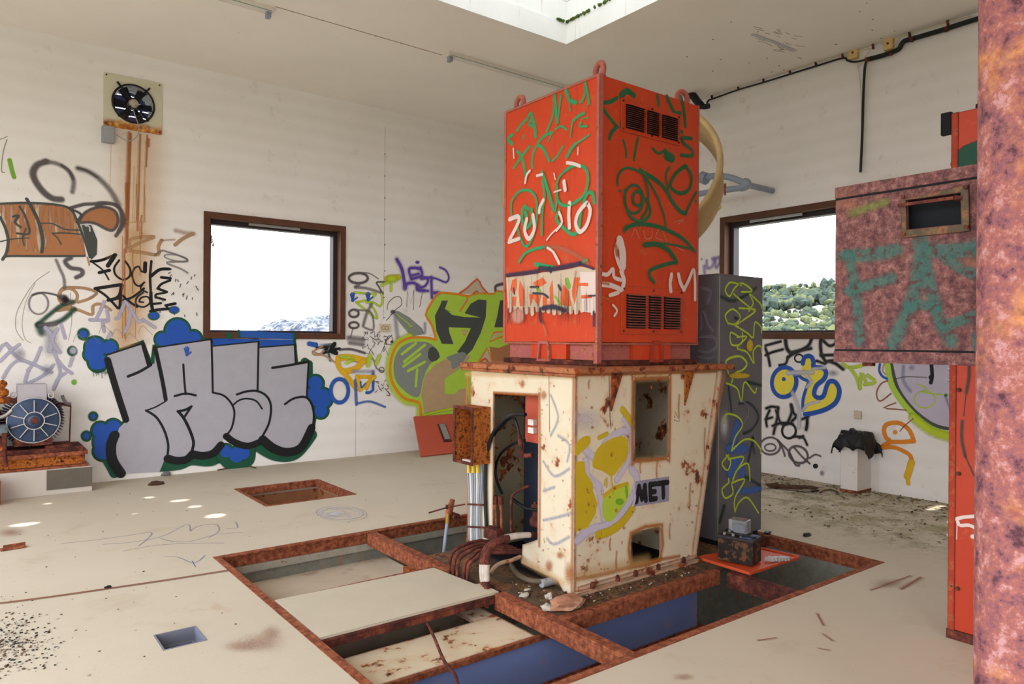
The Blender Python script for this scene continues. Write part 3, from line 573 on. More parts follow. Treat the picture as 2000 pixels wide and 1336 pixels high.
P.el('C', 'grey', 13, 972, 496, 56, 30); P.st('C', 'greyl', 7, [(950, 468), (1030, 466), (1090, 500)]); P.st('C', 'greyl', 14, [(975, 538), (950, 552), (1020, 556), (1115, 586)]); P.st('C', 'grey', 9, [(1115, 586), (1095, 550), (1082, 520), (1150, 520)])
P.st('C', 'olive', 30, [(1140, 500), (1210, 490)]); P.st('C', 'ylime', 16, [(1110, 540), (1160, 520), (1165, 570)]); P.dot('C', 'ylime', 1170, 500, 60, 40)
for p_ in ([(950, 580), (1030, 588), (1075, 590), (1040, 620), (960, 640)], [(960, 640), (1010, 680), (1080, 735), (1070, 690), (1040, 650)], [(1108, 590), (1115, 630), (1100, 662), (1060, 640), (1020, 640)]): P.st('C', 'limes', 13, p_)
P.el('C', 'grey', 12, 945, 705, 28, 22); P.el('C', 'grey', 11, 945, 775, 28, 18); P.st('C', 'greyl', 11, [(960, 685), (1030, 690), (1055, 720), (1060, 800), (1010, 790)]); P.st('C', 'greyl', 17, [(1050, 650), (1020, 710), (1000, 780)]); P.st('C', 'greyl', 26, [(915, 850), (1000, 860)]); P.st('C', 'greyl', 20, [(920, 880), (1000, 890)]); P.st('C', 'thin', 5, [(940, 790), (925, 850)])
hand(P, 'C', 938, 615, 1.15, 'blueo'); hand(P, 'C', 1030, 613, 1.1, 'blueo')
for q in range(26): x, y = random.uniform(1000, 1140), random.uniform(820, 960); P.st('C', 'thin', 3, [(x, y), (x+random.uniform(-25, 25), y+random.uniform(-25, 25)), (x+random.uniform(-30, 30), y+random.uniform(-20, 30))])
P.st('C', 'grey', 12, [(860, 920), (930, 918), (1010, 940)]); P.st('C', 'greyl', 10, [(900, 960), (960, 990), (1050, 970), (1080, 1030), (1120, 1050)]); P.el('C', 'thin', 5, 1110, 1040, 14, 16); P.dot('C', 'grey', 1172, 874, 10)
P.st('C', 'thin', 4, [(1125, 890), (1150, 840), (1175, 850), (1175, 880)]); P.st('C', 'thin', 5, [(1140, 890), (1130, 860)])
P.st('C', 'blueo', 26, [(680, 885), (720, 892)]); P.fl('C', 'bluef', [(740, 885), (820, 880), (830, 905), (750, 905)])
P.st('C', 'gdk', 26, [(770, 905), (820, 900), (835, 930)]); P.st('C', 'black', 18, [(830, 885), (810, 925), (840, 940)]); P.st('C', 'black', 11, [(725, 910), (790, 905), (760, 940), (860, 912)]); P.st('C', 'dkgreen', 14, [(790, 920), (805, 985)])
P.st('C', 'tan', 9, [(760, 900), (705, 930), (710, 950), (770, 955), (840, 1000)]); P.st('C', 'tan', 8, [(770, 925), (740, 945), (700, 930)])
P.st('C', 'gold', 34, [(855, 970), (920, 965), (1010, 985)]); P.st('C', 'gold', 32, [(1000, 990), (950, 1035), (880, 1050)]); P.st('C', 'gold', 28, [(850, 975), (855, 1020), (900, 1075), (960, 1150)]); P.st('C', 'limes', 20, [(870, 960), (940, 975), (900, 1000)]); P.st('C', 'limes', 30, [(1040, 960), (1030, 1010)]); P.st('C', 'limes', 26, [(1095, 960), (1080, 1000)])
P.el('C', 'blueo', 22, 860, 1164, 52, 70); P.st('C', 'gbl', 18, [(955, 1100), (957, 1180), (960, 1245)], n=2); P.st('C', 'gbl', 13, [(965, 1240), (1040, 1228), (1130, 1260)]); P.st('C', 'blueo', 16, [(1058, 1050), (1058, 1160), (1020, 1175)], n=2); P.st('C', 'bluef', 22, [(940, 1050), (1060, 1050)])
for p_ in ([(960, 1080), (1070, 1082)], [(1065, 1085), (980, 1160)], [(965, 1080), (985, 1155)], [(1040, 1100), (1020, 1150)]): P.st('C', 'gold', 20, p_, n=1)
P.st('C', 'blueo', 9, [(985, 1110), (990, 1145), (1015, 1120)])
for q in range(14): x, y = random.uniform(1060, 1170), random.uniform(1080, 1200); P.st('C', 'thin', 5, [(x, y), (x+random.uniform(-14, 14), y+random.uniform(-16, 16))], n=1)
P.st('C', 'thin', 5, [(1130, 1150), (1160, 1190), (1140, 1190)])
P.build(wall_back, 'blue handprints and yellow and blue scrawls')
P = Paint('y', YB)
for w_, p_ in ((16, [(1200, 385), (1232, 450), (1248, 555)]), (13, [(1248, 556), (1262, 530), (1300, 525), (1335, 545)]), (13, [(1285, 500), (1272, 445), (1300, 435), (1335, 440)]), (11, [(1290, 480), (1330, 470)]), (12, [(1340, 435), (1348, 480), (1290, 500)]), (11, [(1345, 500), (1385, 500), (1370, 540), (1330, 560), (1385, 572)]), (12, [(1405, 490), (1406, 550), (1408, 612)]), (8, [(1350, 488), (1430, 498), (1490, 520), (1508, 490), (1490, 450), (1455, 432)]), (14, [(1422, 583), (1448, 583)]), (12, [(1320, 540), (1320, 565), (1360, 572)])): P.st('C', 'purplel', w_*2.1, p_); P.st('C', 'purple', w_, p_)
P.dot('C', 'purple', 1322, 402, 17, 13)
P.st('T', 'thin', 4.5, [(182, 332), (186, 232), (208, 308), (228, 222), (226, 352)], n=1); P.st('T', 'thin', 4.5, [(282, 245), (266, 332)], n=1); P.st('T', 'thin', 5, [(55, 350), (60, 310), (100, 270), (140, 270), (145, 320), (110, 350), (50, 420)])
P.build(wall_back, 'purple tag left of the green piece')
P = Paint('y', YB)
P.fl('T', 'mgrey', [(85, 355), (130, 360), (200, 400), (280, 470), (300, 510), (210, 525), (130, 430)]); P.st('T', 'greyw', 30, [(105, 380), (115, 470), (125, 560)]); P.st('T', 'limes', 7, [(110, 375), (160, 415), (200, 450), (180, 470), (215, 455)]); P.dot('T', 'grey', 90, 365, 22); P.st('T', 'greyw', 22, [(300, 440), (300, 500)]); P.dot('T', 'grey', 85, 560, 15); P.st('T', 'thin', 5, [(85, 515), (40, 570), (90, 575)])
P.fl('T', 'cream', [(520, 247), (640, 150), (712, 247)]); P.st('T', 'spike', 11, [(520, 247), (580, 205), (642, 150), (672, 200), (712, 247)], n=2); P.st('T', 'spike', 9, [(615, 245), (640, 228), (655, 245)], n=1); P.st('T', 'grey', 16, [(760, 225), (765, 195), (820, 180)])
GP = [(375, 255), (405, 240), (500, 247), (580, 258), (650, 243), (748, 246), (770, 228), (880, 240), (880, 720), (740, 715), (705, 600), (650, 712), (640, 760), (640, 1030), (485, 1035), (270, 1045), (264, 960), (170, 930), (100, 850), (75, 760), (85, 660), (120, 580), (200, 537), (300, 532), (372, 545), (345, 450), (305, 385), (330, 320)]
P.st('T', 'ylime', 60, [(272, 1045), (262, 960), (170, 935), (100, 855), (72, 760), (82, 660), (118, 578), (200, 532)])
P.fl('T', 'lime', GP)
P.fl('T', 'mgrey', [(95, 740), (105, 660), (140, 600), (200, 565), (300, 560), (360, 590), (395, 650), (330, 710), (290, 800), (262, 915), (200, 905), (120, 830)], 3)
P.fl('T', 'dgrey', [(330, 600), (370, 600), (398, 660), (350, 690), (320, 660)], 2)
for p_ in ([(150, 640), (240, 570)], [(165, 690), (300, 580)], [(160, 720), (270, 640)], [(190, 750), (300, 690)], [(240, 850), (250, 740)]): P.st('T', 'lime', 17, p_, n=1)
P.fl('T', 'beige', [(370, 705), (440, 670), (540, 650), (600, 650), (560, 710), (490, 760), (430, 800), (428, 900), (500, 900), (520, 870), (570, 865), (600, 990), (490, 1000), (400, 1020), (300, 1040), (275, 900), (300, 780)])
P.fl('T', 'dgrey', [(365, 390), (400, 320), (410, 292), (450, 290), (430, 345), (500, 380), (575, 395), (560, 370), (600, 310), (650, 283), (702, 288), (697, 400), (665, 500), (610, 610), (560, 660), (510, 625), (560, 560), (600, 470), (455, 465), (460, 500), (487, 575), (410, 572), (375, 490)])
P.fl('T', 'lime', [(430, 345), (460, 365), (560, 375), (668, 402), (560, 398), (480, 385)]); P.fl('T', 'mgrey', [(440, 660), (545, 625), (570, 650), (540, 700), (480, 740), (470, 690)], 2)
P.fl('T', 'dgrey', [(790, 290), (880, 275), (880, 465), (752, 465), (770, 400)])
P.fl('T', 'brown', [(720, 590), (780, 600), (880, 560), (880, 690), (740, 700)]); P.fl('T', 'lime', [(780, 690), (880, 690), (880, 715), (790, 710)])
P.fl('T', 'cream', [(540, 490), (575, 490), (555, 517)]); P.st('T', 'orange', 7, [(538, 488), (577, 488), (556, 518)], True, n=1); P.fl('T', 'cream', [(575, 260), (580, 285), (530, 355)]); P.st('T', 'orange', 11, [(575, 262), (577, 288), (530, 358)], n=1)
P.fl('T', 'cream', [(750, 500), (812, 495), (725, 555)]); P.st('T', 'orange', 10, [(815, 492), (750, 500), (722, 560), (815, 520)], n=1)
P.fl('T', 'cream', [(705, 600), (650, 712), (745, 712)]); P.st('T', 'orange', 12, [(640, 712), (705, 600), (748, 712)], n=1); P.st('T', 'spike', 12, [(650, 710), (690, 670), (720, 705)])
P.st('T', 'orange', 14, [(272, 1045), (263, 958), (168, 928), (100, 850), (74, 760), (84, 660), (120, 580), (200, 535), (300, 532), (372, 546)]); P.st('T', 'orange', 13, [(372, 546), (345, 450), (305, 385), (335, 318), (378, 252), (408, 240), (500, 247), (582, 262)], n=2); P.st('T', 'orange', 10, [(582, 262), (650, 243), (748, 247), (770, 228), (860, 240)], n=2)
P.st('T', 'ylime', 16, [(290, 1038), (400, 1010), (490, 995)])
P.build(wall_back, 'lime green and grey graffiti piece with orange outline')
P = Paint('y', YB)
P.st('C', 'joint', 3, [(1130, -400), (1128, 0), (1126, 300), (1120, 740)], n=2); P.st('C', 'joint', 3, [(958, 1180), (956, 1336), (955, 1560)], n=1)
for y in (150, 298, 453, 610, 730, 20, -110, -240): P.dot('C', 'rustdk', 1129-(y > 500)*5, y, 5)
P.build(wall_back, 'faint vertical board joint with nail heads', 'board_joint')
P = Paint('z', ZC)
for k in range(26): x, y = 400+random.random()*260, 200+random.random()*130; P.st('R', 'crk', 5, [(x, y-20+(x-400)*.28-40), (x+random.uniform(15, 50), y-15+(x-400)*.28-40+random.uniform(0, 12))], n=1)
P.st('R', 'gbw', 26, [(400, 205), (520, 250), (640, 300)])
for k in range(30): x, y = random.uniform(1340, 1880), random.uniform(5, 150); P.dot('S', 'rbrown', x, y, 2, 1.3)
P.build(ceiling, 'flaking patch on the ceiling', 'peeling_patch')
# right wall
P = Paint('x', XR)
for w_, p_ in ((9, [(130, 130), (240, 100)]), (9, [(130, 200), (180, 178), (255, 158)]), (10, [(130, 150), (150, 210), (162, 275)]), (13, [(275, 92), (285, 150), (312, 185)]), (11, [(312, 182), (380, 165), (460, 150)]), (9, [(230, 272), (275, 262), (292, 215)]), (11, [(292, 215), (330, 190), (440, 130), (470, 50)]), (12, [(540, 30), (528, 120), (535, 190)]), (10, [(550, 95), (590, 130), (630, 120), (645, 85)]), (10, [(530, 200), (650, 198)]), (12, [(650, 150), (655, 200)]), (11, [(585, 242), (640, 262), (692, 302)]), (10, [(600, 240), (660, 232)]), (9, [(500, 240), (560, 262)]), (11, [(535, 200), (570, 250)])): P.st('X', 'grey', w_*2, p_); P.st('X', 'black', w_, p_)
P.el('X', 'black', 9, 372, 222, 30, 28)
P.fl('X', 'yellow', [(185, 380), (205, 315), (260, 290), (335, 300), (362, 370), (335, 445), (280, 488), (215, 468)], 3); P.el('X', 'blue', 28, 265, 395, 88, 108, 8); P.dot('X', 'blue', 263, 373, 16)
P.fl('X', 'yellow', [(385, 340), (400, 260), (440, 200), (470, 215), (475, 285), (560, 300), (565, 370), (505, 440), (490, 490), (520, 508), (560, 470), (590, 390), (640, 400), (660, 470), (620, 550), (540, 600), (425, 620), (410, 570), (440, 430)])
P.st('X', 'blue', 30, [(400, 260), (412, 218), (440, 205), (465, 215), (478, 250), (480, 285), (540, 292), (568, 320), (555, 370), (500, 420), (482, 480), (510, 508), (550, 495), (575, 420), (600, 388), (640, 400), (665, 460), (640, 540), (570, 590), (480, 618), (415, 628)])
P.st('X', 'blue', 22, [(345, 320), (400, 370), (450, 385)]); P.st('X', 'blue', 20, [(450, 380), (425, 440), (402, 520), (400, 600)]); P.st('X', 'gbw', 32, [(290, 330), (380, 325), (470, 325)]); P.st('X', 'gbw', 26, [(420, 340), (460, 390), (430, 430)]); P.st('X', 'gbw', 30, [(325, 470), (370, 590), (372, 720)]); P.st('X', 'gbw', 22, [(400, 600), (440, 555), (520, 535)]); P.st('X', 'gbw', 22, [(470, 300), (560, 290)]); P.dot('X', 'greyw', 620, 330, 60, 34)
P.build(wall_right, 'blue and yellow rounded letters under a black tag')
P = Paint('x', XR)
for w_, p_ in ((11, [(135, 585), (175, 572), (222, 580)]), (11, [(160, 600), (135, 660), (140, 715)]), (10, [(130, 665), (180, 650)]), (12, [(222, 580), (215, 650), (188, 770)]), (10, [(205, 600), (240, 690), (262, 705)]), (12, [(315, 560), (318, 620), (285, 700)]), (12, [(318, 560), (335, 620), (355, 640), (320, 680)]), (10, [(180, 712), (250, 690), (330, 700)]), (14, [(430, 645), (432, 690), (425, 738)]), (10, [(392, 665), (440, 645)]), (10, [(330, 790), (400, 795), (432, 850)]), (9, [(375, 800), (405, 785)])): P.st('X', 'greyl', w_*2, p_); P.st('X', 'black', w_, p_)
P.el('X', 'black', 13, 300, 748, 50, 54); P.dot('X', 'black', 376, 590, 8)
P.el('X', 'grey', 12, 165, 858, 72, 62); P.el('X', 'grey', 10, 165, 868, 40, 26); P.st('X', 'grey', 13, [(222, 820), (255, 880), (270, 930)]); P.st('X', 'grey', 13, [(222, 820), (300, 900), (345, 990), (375, 1000)]); P.el('X', 'grey', 14, 368, 920, 72, 58, 30); P.st('X', 'grey', 12, [(340, 870), (390, 930), (450, 985)]); P.st('X', 'grey', 11, [(450, 945), (490, 920), (530, 932)]); P.dot('X', 'black', 492, 1003, 20); P.dot('X', 'greyl', 540, 1055, 26, 32)
P.build(wall_right, 'small black and grey tags beside the grey cabinet')
P = Paint('x', XR)
P.st('X', 'orange', 27, [(1200, 822), (1195, 790), (1165, 735), (1110, 695), (1055, 690), (1005, 705), (988, 745), (1005, 800), (1025, 812)]); P.st('X', 'orange', 27, [(1205, 822), (1120, 828), (1040, 830), (985, 855), (965, 872)], n=4); P.st('X', 'orange', 26, [(968, 870), (1060, 868), (1130, 895), (1180, 930), (1188, 980)]); P.st('X', 'gold', 42, [(1188, 975), (1170, 1040), (1158, 1080)]); P.st('X', 'gold', 26, [(1160, 1070), (1165, 1130)]); P.dot('X', 'orange', 1070, 758, 20)
P.build(wall_right, 'orange looping tag near the floor')
P = Paint('x', XR)
P.fl('X', 'lav', [(1040, 262), (1480, 262), (1480, 730), (1400, 715), (1300, 670), (1180, 560), (1090, 430)]); P.st('X', 'bluef', 24, [(1130, 280), (1130, 380), (1180, 460)]); P.el('X', 'limes', 8, 1285, 520, 75, 62); P.st('X', 'limes', 8, [(1230, 410), (1300, 440), (1280, 470), (1470, 490)]); P.st('X', 'bluef', 20, [(1435, 500), (1480, 620)]); P.dot('X', 'teal', 1437, 490, 14); P.dot('X', 'bluef', 1190, 290, 34); P.st('X', 'greyl', 7, [(1080, 370), (1160, 355), (1300, 362)])
P.st('X', 'black', 18, [(1332, 262), (1338, 350), (1328, 400)]); P.dot('X', 'black', 1328, 360, 18)
P.st('X', 'dgrey', 22, [(1042, 265), (1085, 430), (1180, 570), (1300, 675), (1400, 722), (1490, 735)]); P.st('X', 'lime', 38, [(1012, 255), (1040, 400), (1100, 510), (1200, 630), (1310, 720), (1400, 760), (1490, 782)]); P.st('X', 'ylime', 60, [(1200, 650), (1330, 750), (1480, 800)])
for p_ in ([(690, 262), (745, 290), (860, 265)], [(745, 295), (790, 360), (815, 440)], [(815, 440), (825, 330), (855, 385)], [(870, 345), (925, 395), (850, 412)]): P.st('X', 'limes', 24, p_, n=3)
P.st('X', 'blueo', 16, [(960, 265), (955, 310), (975, 350), (1010, 370)]); P.st('X', 'pink', 9, [(990, 262), (980, 310), (1000, 340)]); P.st('X', 'rbrown', 10, [(1015, 385), (970, 405), (938, 460), (942, 515), (970, 530), (1040, 478)]); P.st('X', 'rbrown', 9, [(1075, 545), (985, 582), (1060, 590), (1150, 598)], n=2); P.st('X', 'rbrown', 7, [(1200, 660), (1140, 710), (1105, 750)])
P.build(wall_right, 'large green arc with pale scribbles inside')
P = Paint('x', XR)
for p_ in ([(90, 1230), (125, 1180)], [(100, 1210), (160, 1205), (205, 1225), (150, 1268), (115, 1230)], [(150, 1215), (160, 1262)]): P.st('R', 'mustard', 8, p_)
for p_ in ([(1560, 480), (1565, 530), (1600, 520), (1612, 470)], [(1625, 470), (1628, 530), (1650, 500), (1655, 460)], [(1600, 465), (1650, 455)], [(1540, 520), (1545, 570)]): P.st('H', 'purplel', 26, p_)
P.dot('H', 'purplel', 1523, 468, 16)
P.build(wall_right, 'faint yellow and purple tags beside the orange cabinet')
# floor markings
P = Paint('z', 0, sgn=1)
for p_ in ([(370, 495), (600, 470), (780, 445), (905, 430), (880, 470), (830, 510)], [(620, 500), (760, 490), (900, 470), (1000, 440), (1120, 380), (1140, 420)], [(1140, 420), (1190, 390), (1290, 380), (1310, 420), (1250, 460)], [(960, 465), (1050, 485), (1150, 480), (1300, 440), (1450, 430)], [(740, 540), (900, 510), (1100, 495), (1340, 492)], [(1350, 405), (1420, 400), (1410, 365)]): P.st('F', 'greyw', 9, p_)
for p_ in ([(980, 575), (1060, 575), (1160, 610), (1230, 565)], [(1150, 600), (1170, 635)]): P.st('F', 'gbl', 5, p_)
for p_, w_ in (([(100, 1336), (0, 1336)], 20),): pass
for a, c_ in (((1760, 1150), (1800, 1128)), ((1700, 1152), (1780, 1125)), ((1596, 1198), (1610, 1222)), ((1608, 1238), (1628, 1252)), ((1480, 1250), (1518, 1246)), ((1600, 1266), (1620, 1270))): P.st('S', 'brownf', random.uniform(5, 9), [a, c_], n=1); P.st('S', 'rbrown', random.uniform(1.5, 3), [(a[0]+1, a[1]+1), (c_[0]-2, c_[1]-1)], n=1)
P.blob('S', 'brownf', [])
for x, y, rx, ry in ((510, 1255, 60, 26), (470, 1262, 50, 16), (530, 1235, 30, 20), (1335, 1322, 30, 10), (20, 1040, 40, 12), (1735, 1140, 50, 14)): P.dot('S', 'brownf', x, y, rx, ry)
P.el('P', 'gbw', 16, 945, 150, 140, 40, 3); P.st('P', 'gbw', 12, [(850, 115), (960, 130), (1010, 180)]); P.dot('P', 'gbw', 900, 155, 100, 26); P.el('P', 'greyw', 6, 950, 152, 175, 50, 3)
P.st('S', 'rustdk', 3, [(0, 1177), (80, 1167), (200, 1150), (330, 1131), (445, 1113)]); P.st('S', 'rbrown', 6, [(0, 1178), (80, 1168), (200, 1151), (330, 1132), (445, 1114)])
P.build(floor, 'spray scribbles and rust marks on the concrete', 'floor_marking')

# ================================================================== PIT STEELWORK
x0, y0, x1, y1 = PIT_R
t = thing('pit_edging', ((x0+x1)/2, (y0+y1)/2, -.1), 'rusty angle iron edging around the large floor pit', 'edging')
for a in ((x0, y1-.05, x1, y1, x0, y1-.012, x1, y1), (x0, y0, x1, y0+.05, x0, y0, x1, y0+.012), (x0, y0+.05, x0+.05, y1-.05, x0, y0+.05, x0+.012, y1-.05), (x1-.05, y0+.05, x1, y1-.05, x1-.012, y0+.05, x1, y1-.05)):
    b = MB(); b.box(a[0]+.001, a[1]+.001, -.008, a[2]-.001, a[3]-.001, .003); b.box(a[4]+.001, a[5]+.001, -.10, a[6]-.001, a[7]-.001, -.0085); b.build('angle_iron', RUSTR, t)
def beam(xa, ya, xb, yb, label, zt=-.002, h=.1, name='cross_beam', mt=None):
    t = MB(); t.box(xa, ya, zt-.012, xb, yb, zt); mx = (xa+xb)/2; my = (ya+yb)/2
    if yb-ya > xb-xa: t.box(xa, ya, zt-h, xa+.012, yb, zt-.0125); t.box(xb-.012, ya, zt-h, xb, yb, zt-.0125); t.box(xa+.012, ya, zt-h, xb-.012, yb, zt-h+.01)
    else: t.box(xa, ya, zt-h, xb, ya+.012, zt-.0125); t.box(xa, yb-.012, zt-h, xb, yb, zt-.0125); t.box(xa, ya+.012, zt-h, xb, yb-.012, zt-h+.01)
    return tag(t.build(name, mt or RUSTR, bevel=.003), label, 'steel beam', None)
beam(2.70, 4.20, 2.78, 5.445, 'rusty steel crossbeam running to the far edge of the pit')
beam(2.70, 2.545, 2.78, 3.665, 'rusty steel crossbeam in front of the cover plate over the blue girder')
beam(4.24, 2.545, 4.32, 3.04, 'short dark rusty crossbeam below the orange tray', mt=RUSTD)
beam(1.505, 3.655, 2.695, 3.72, 'rusty channel beam carrying the front edge of the cover plate', zt=-.013, h=.048, mt=RUSTD)  # darker rust colour paints in the shadow on this beam
b = MB(); out = [(1.545, 3.672), (2.74, 3.672), (2.74, 3.86), (2.70, 3.88), (2.66, 4.33), (1.545, 4.37)]
b.plate(out, [], 'z', -.012, .002); tag(b.build('cover_plate', COVER, bevel=.002), 'dusty beige steel cover plate lying over the middle of the pit', 'cover plate')
b = MB(); b.box(1.505, 4.372, -.06, 2.69, 4.41, -.015); tag(b.build('cross_beam', RUSTR), 'thin rusty bar under the rear edge of the cover plate', 'steel beam')
# girder: beige plate on top, blue web, rusty lips
t = thing('base_girder', (2.9, 3.3, -.5), 'blue painted steel girder with rusty lips in the front of the pit', 'girder')
b = MB(); b.box(1.56, 3.25, -.142, 2.695, 3.64, -.13); b.box(2.52, 3.64, -.142, 2.695, 3.95, -.13); b.build('top_plate', BEIGEPL, t, label='beige plate with rust blotches on top of the girder')
b = MB(); b.box(1.50, 3.255, -.43, 4.20, 3.27, -.143); b.build('web', BLUEST, t, label='blue painted web')
b = MB(); b.box(1.50, 3.225, -.158, 4.25, 3.249, -.128); b.build('upper_lip', RUSTR, t)
b = MB(); b.box(1.50, 3.12, -.455, 4.25, 3.32, -.431); b.build('bottom_flange', RUST, t)
b = MB(); b.box(2.785, 3.09, -.094, 4.238, 3.10, -.003); b.box(2.785, 3.10, -.012, 4.25, 3.15, -.003); tag(b.build('channel_rail', RUSTR, bevel=.002), 'rusty channel rail in front of the machine foot above the blue girder', 'steel rail')
b = MB(); b.box(2.785, 3.152, -.04, 4.74, 4.62, -.003); MP = b.build('machine_platform', paint('grimy_platform', (110, 88, 66), .5, .01, .4, 6, .95, stops=DARKR)); tag(MP, 'grimy steel platform under the cream machine housing', 'platform')
b = MB(); b.box(4.745, 3.42, -.09, 5.31, 4.3, -.013); tag(b.build('support_channel', RUSTD), 'dark steel support under the grey cabinet', 'support')
b = MB(); b.bar((2.79, 4.95, -.21), (4.6, 4.95, -.21), .1, .05); tag(b.build('base_rail', rust('orange_rust', [(.3, lin((120, 56, 26))), (.7, lin((190, 104, 52)))])), 'orange rusty rail low in the pit behind the machine', 'steel rail')
b = MB(); b.cyl((4.2, 2.95, -.62), (5.34, 2.75, -.55), .12); tag(b.build('pit_pipe', plain('dark_red_pipe_paint', (150, 30, 26), .5)), 'dark red pipe deep in the pit below the orange tray', 'pipe')
b = MB(); b.box(1.75, 3.60, -1.14, 2.10, 4.0, -.62); tag(b.build('pump_cabinet', GREYBOX, bevel=.01), 'grey steel box at the bottom of the pit under the cover plate', 'box')
b = MB(); b.tube([on(1660/1, 0, 'x', 3)]*0 or [Vector((2.42, 3.62, -1.14)), Vector((2.42, 3.62, -.2))], .035); tag(b.build('riser_pipe', BLUEST), 'blue riser pipe standing in the pit behind the girder', 'pipe')
# leaning rod over girder
b = MB(); p = [on(835, 1218, 'z', -.06), on(848, 1245, 'z', -.06), on(868, 1292, 'z', -.05), on(888, 1318, 'z', .02), on(893, 1336, 'z', .03), on(900, 1380, 'z', .03)]
b.tube(smooth(p, 4), .009, 8); tag(b.build('bent_rod', RUSTD), 'thin bent rusty rod lying across the pit front', 'rod')
# hatch frames
x0, y0, x1, y1 = HAT
t = thing('square_hatch', (2.81, 7.36, -.1), 'rusty angle iron rim of the square floor hatch near the back wall', 'hatch')
for a in ((x0, y1-.05, x1, y1), (x0, y0, x1, y0+.03), (x0, y0+.03, x0+.04, y1-.05), (x1-.05, y0+.03, x1, y1-.05)):
    b = MB(); b.box(a[0]+.001, a[1]+.001, -.07, a[2]-.001, a[3]-.001, .004); b.build('angle_iron', RUSTR, t)
x0, y0, x1, y1 = SHA
b = MB(); band(b, x0+.001, y0+.001, x1-.001, y1-.001, -.07, .002, .008); band(b, x0+.008, y0+.008, x1-.008, y1-.008, -.10, -.07, .02)
tag(b.build('small_hatch', plain('grey_blue_steel', (120, 122, 136), .5)), 'small grey steel rim of the little rectangular floor opening', 'hatch')

# ================================================================== CREAM MACHINE HOUSING
t = HS = thing('machine_housing', (3.7, 3.9, 0), 'rusting cream steel machine housing on the pit platform', 'machine')
XF, YL = 3.08, 3.34
b = MB(); b.plate([(3.34, -.002), (3.34, 1.39), (4.50, 1.39), (4.50, .06), (4.21, .1), (4.21, 1.22), (3.70, 1.235), (3.70, .27), (3.86, .20), (3.87, .07), (3.49, .05), (3.44, -.002)][::-1], [], 'x', XF, XF+.012)
lp = b.build('side_panel', CREAM, t)
b = MB(); b.plate([(3.094, -.002), (4.26, .02), (4.56, 1.39), (3.094, 1.39)], [rrect(3.61, .787, 3.985, 1.342, .02), rrect(3.597, .075, 3.90, .312, .035)], 'y', YL, YL+.012)
fp = b.build('front_panel', CREAM, t)
INN = paint('stained_inner_panel', (170, 160, 132), .6, 0, .25, 5, .8)
b = MB(); b.plate([(3.095, 0), (4.26, .02), (4.56, 1.39), (3.095, 1.39)], [], 'y', 4.488, 4.5); b.build('back_panel', INN, t, label='stained inner back panel with rust specks')
b = MB(); b.add([(4.25, YL+.012, 0), (4.25, 4.487, 0), (4.55, 4.487, 1.39), (4.55, YL+.012, 1.39)], [(0, 1, 2, 3)]); b.add([(4.265, YL+.012, 0), (4.265, 4.487, 0), (4.565, 4.487, 1.39), (4.565, YL+.012, 1.39)], [(0, 1, 2, 3)]); b.build('slanted_panel', CREAM2, t)
b = MB(); b.add([(4.215, YL-.008, .0), (4.275, YL-.008, .0), (4.575, YL-.008, 1.388), (4.515, YL-.008, 1.388), (4.215, YL, .0), (4.275, YL, .0), (4.575, YL, 1.388), (4.515, YL, 1.388)], [(0, 1, 2, 3), (4, 5, 6, 7), (0, 1, 5, 4), (2, 3, 7, 6), (0, 3, 7, 4), (1, 2, 6, 5)])
b.build('edge_flange', CREAM2, t, label='rusty slanted edge flange')
b = MB(); b.box(3.04, 3.30, 1.392, 4.69, 4.59, 1.432); b.box(3.045, 3.305, 1.372, 3.06, 4.58, 1.391); b.build('top_plate', paint('rusty_top_plate', (170, 104, 72), .75, .02, .2, 7, .8), t, bevel=.003, label='rusty overhanging top plate')
for gx0, gx1, zb in (('a', (925, 88), (932, 285)), ('b', (1325, 85), (1328, 256))):
    p = pt('M', *gx1, 'y', YL); q = pt('M', *zb, 'y', YL); g = MB()
    g.add([(p.x, YL-.001, 1.388), (p.x+.105, YL-.001, 1.388), (p.x, YL-.001, q.z), (p.x, YL-.014, 1.388), (p.x+.105, YL-.014, 1.388), (p.x, YL-.014, q.z)], [(0, 1, 2), (3, 4, 5), (0, 1, 4, 3), (1, 2, 5, 4), (0, 2, 5, 3)])
    g.build('gusset', RUST if gx0 == 'a' else RUSTF, t)
b = MB(); b.box(3.06, 3.30, -.002, 4.32, 3.339, .022); b.box(3.10, 3.325, .023, 4.28, 3.339, .05)
b.build('base_rail', CREAM2, t)
for x in (3.22, 3.45, 3.62, 3.85, 4.12): b = MB(); b.cyl((x, 3.318, .022), (x, 3.318, .05), .016, seg=6); b.cyl((x, 3.318, .05), (x, 3.318, .062), .009, seg=10); b.build('bolt', RUSTD, t)
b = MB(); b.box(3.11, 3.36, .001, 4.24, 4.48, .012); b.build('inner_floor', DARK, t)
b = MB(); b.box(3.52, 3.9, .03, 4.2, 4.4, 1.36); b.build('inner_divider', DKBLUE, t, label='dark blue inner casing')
b = MB(); b.lathe((3.70, 3.60, .20), (0, -1, 0), [(0, 0), (.10, 0), (.115, .02), (.10, .05), (.05, .06), (0, .06)], 24); b.build('flywheel', plain('dark_grey_metal', (60, 60, 64), .4, .3), t)
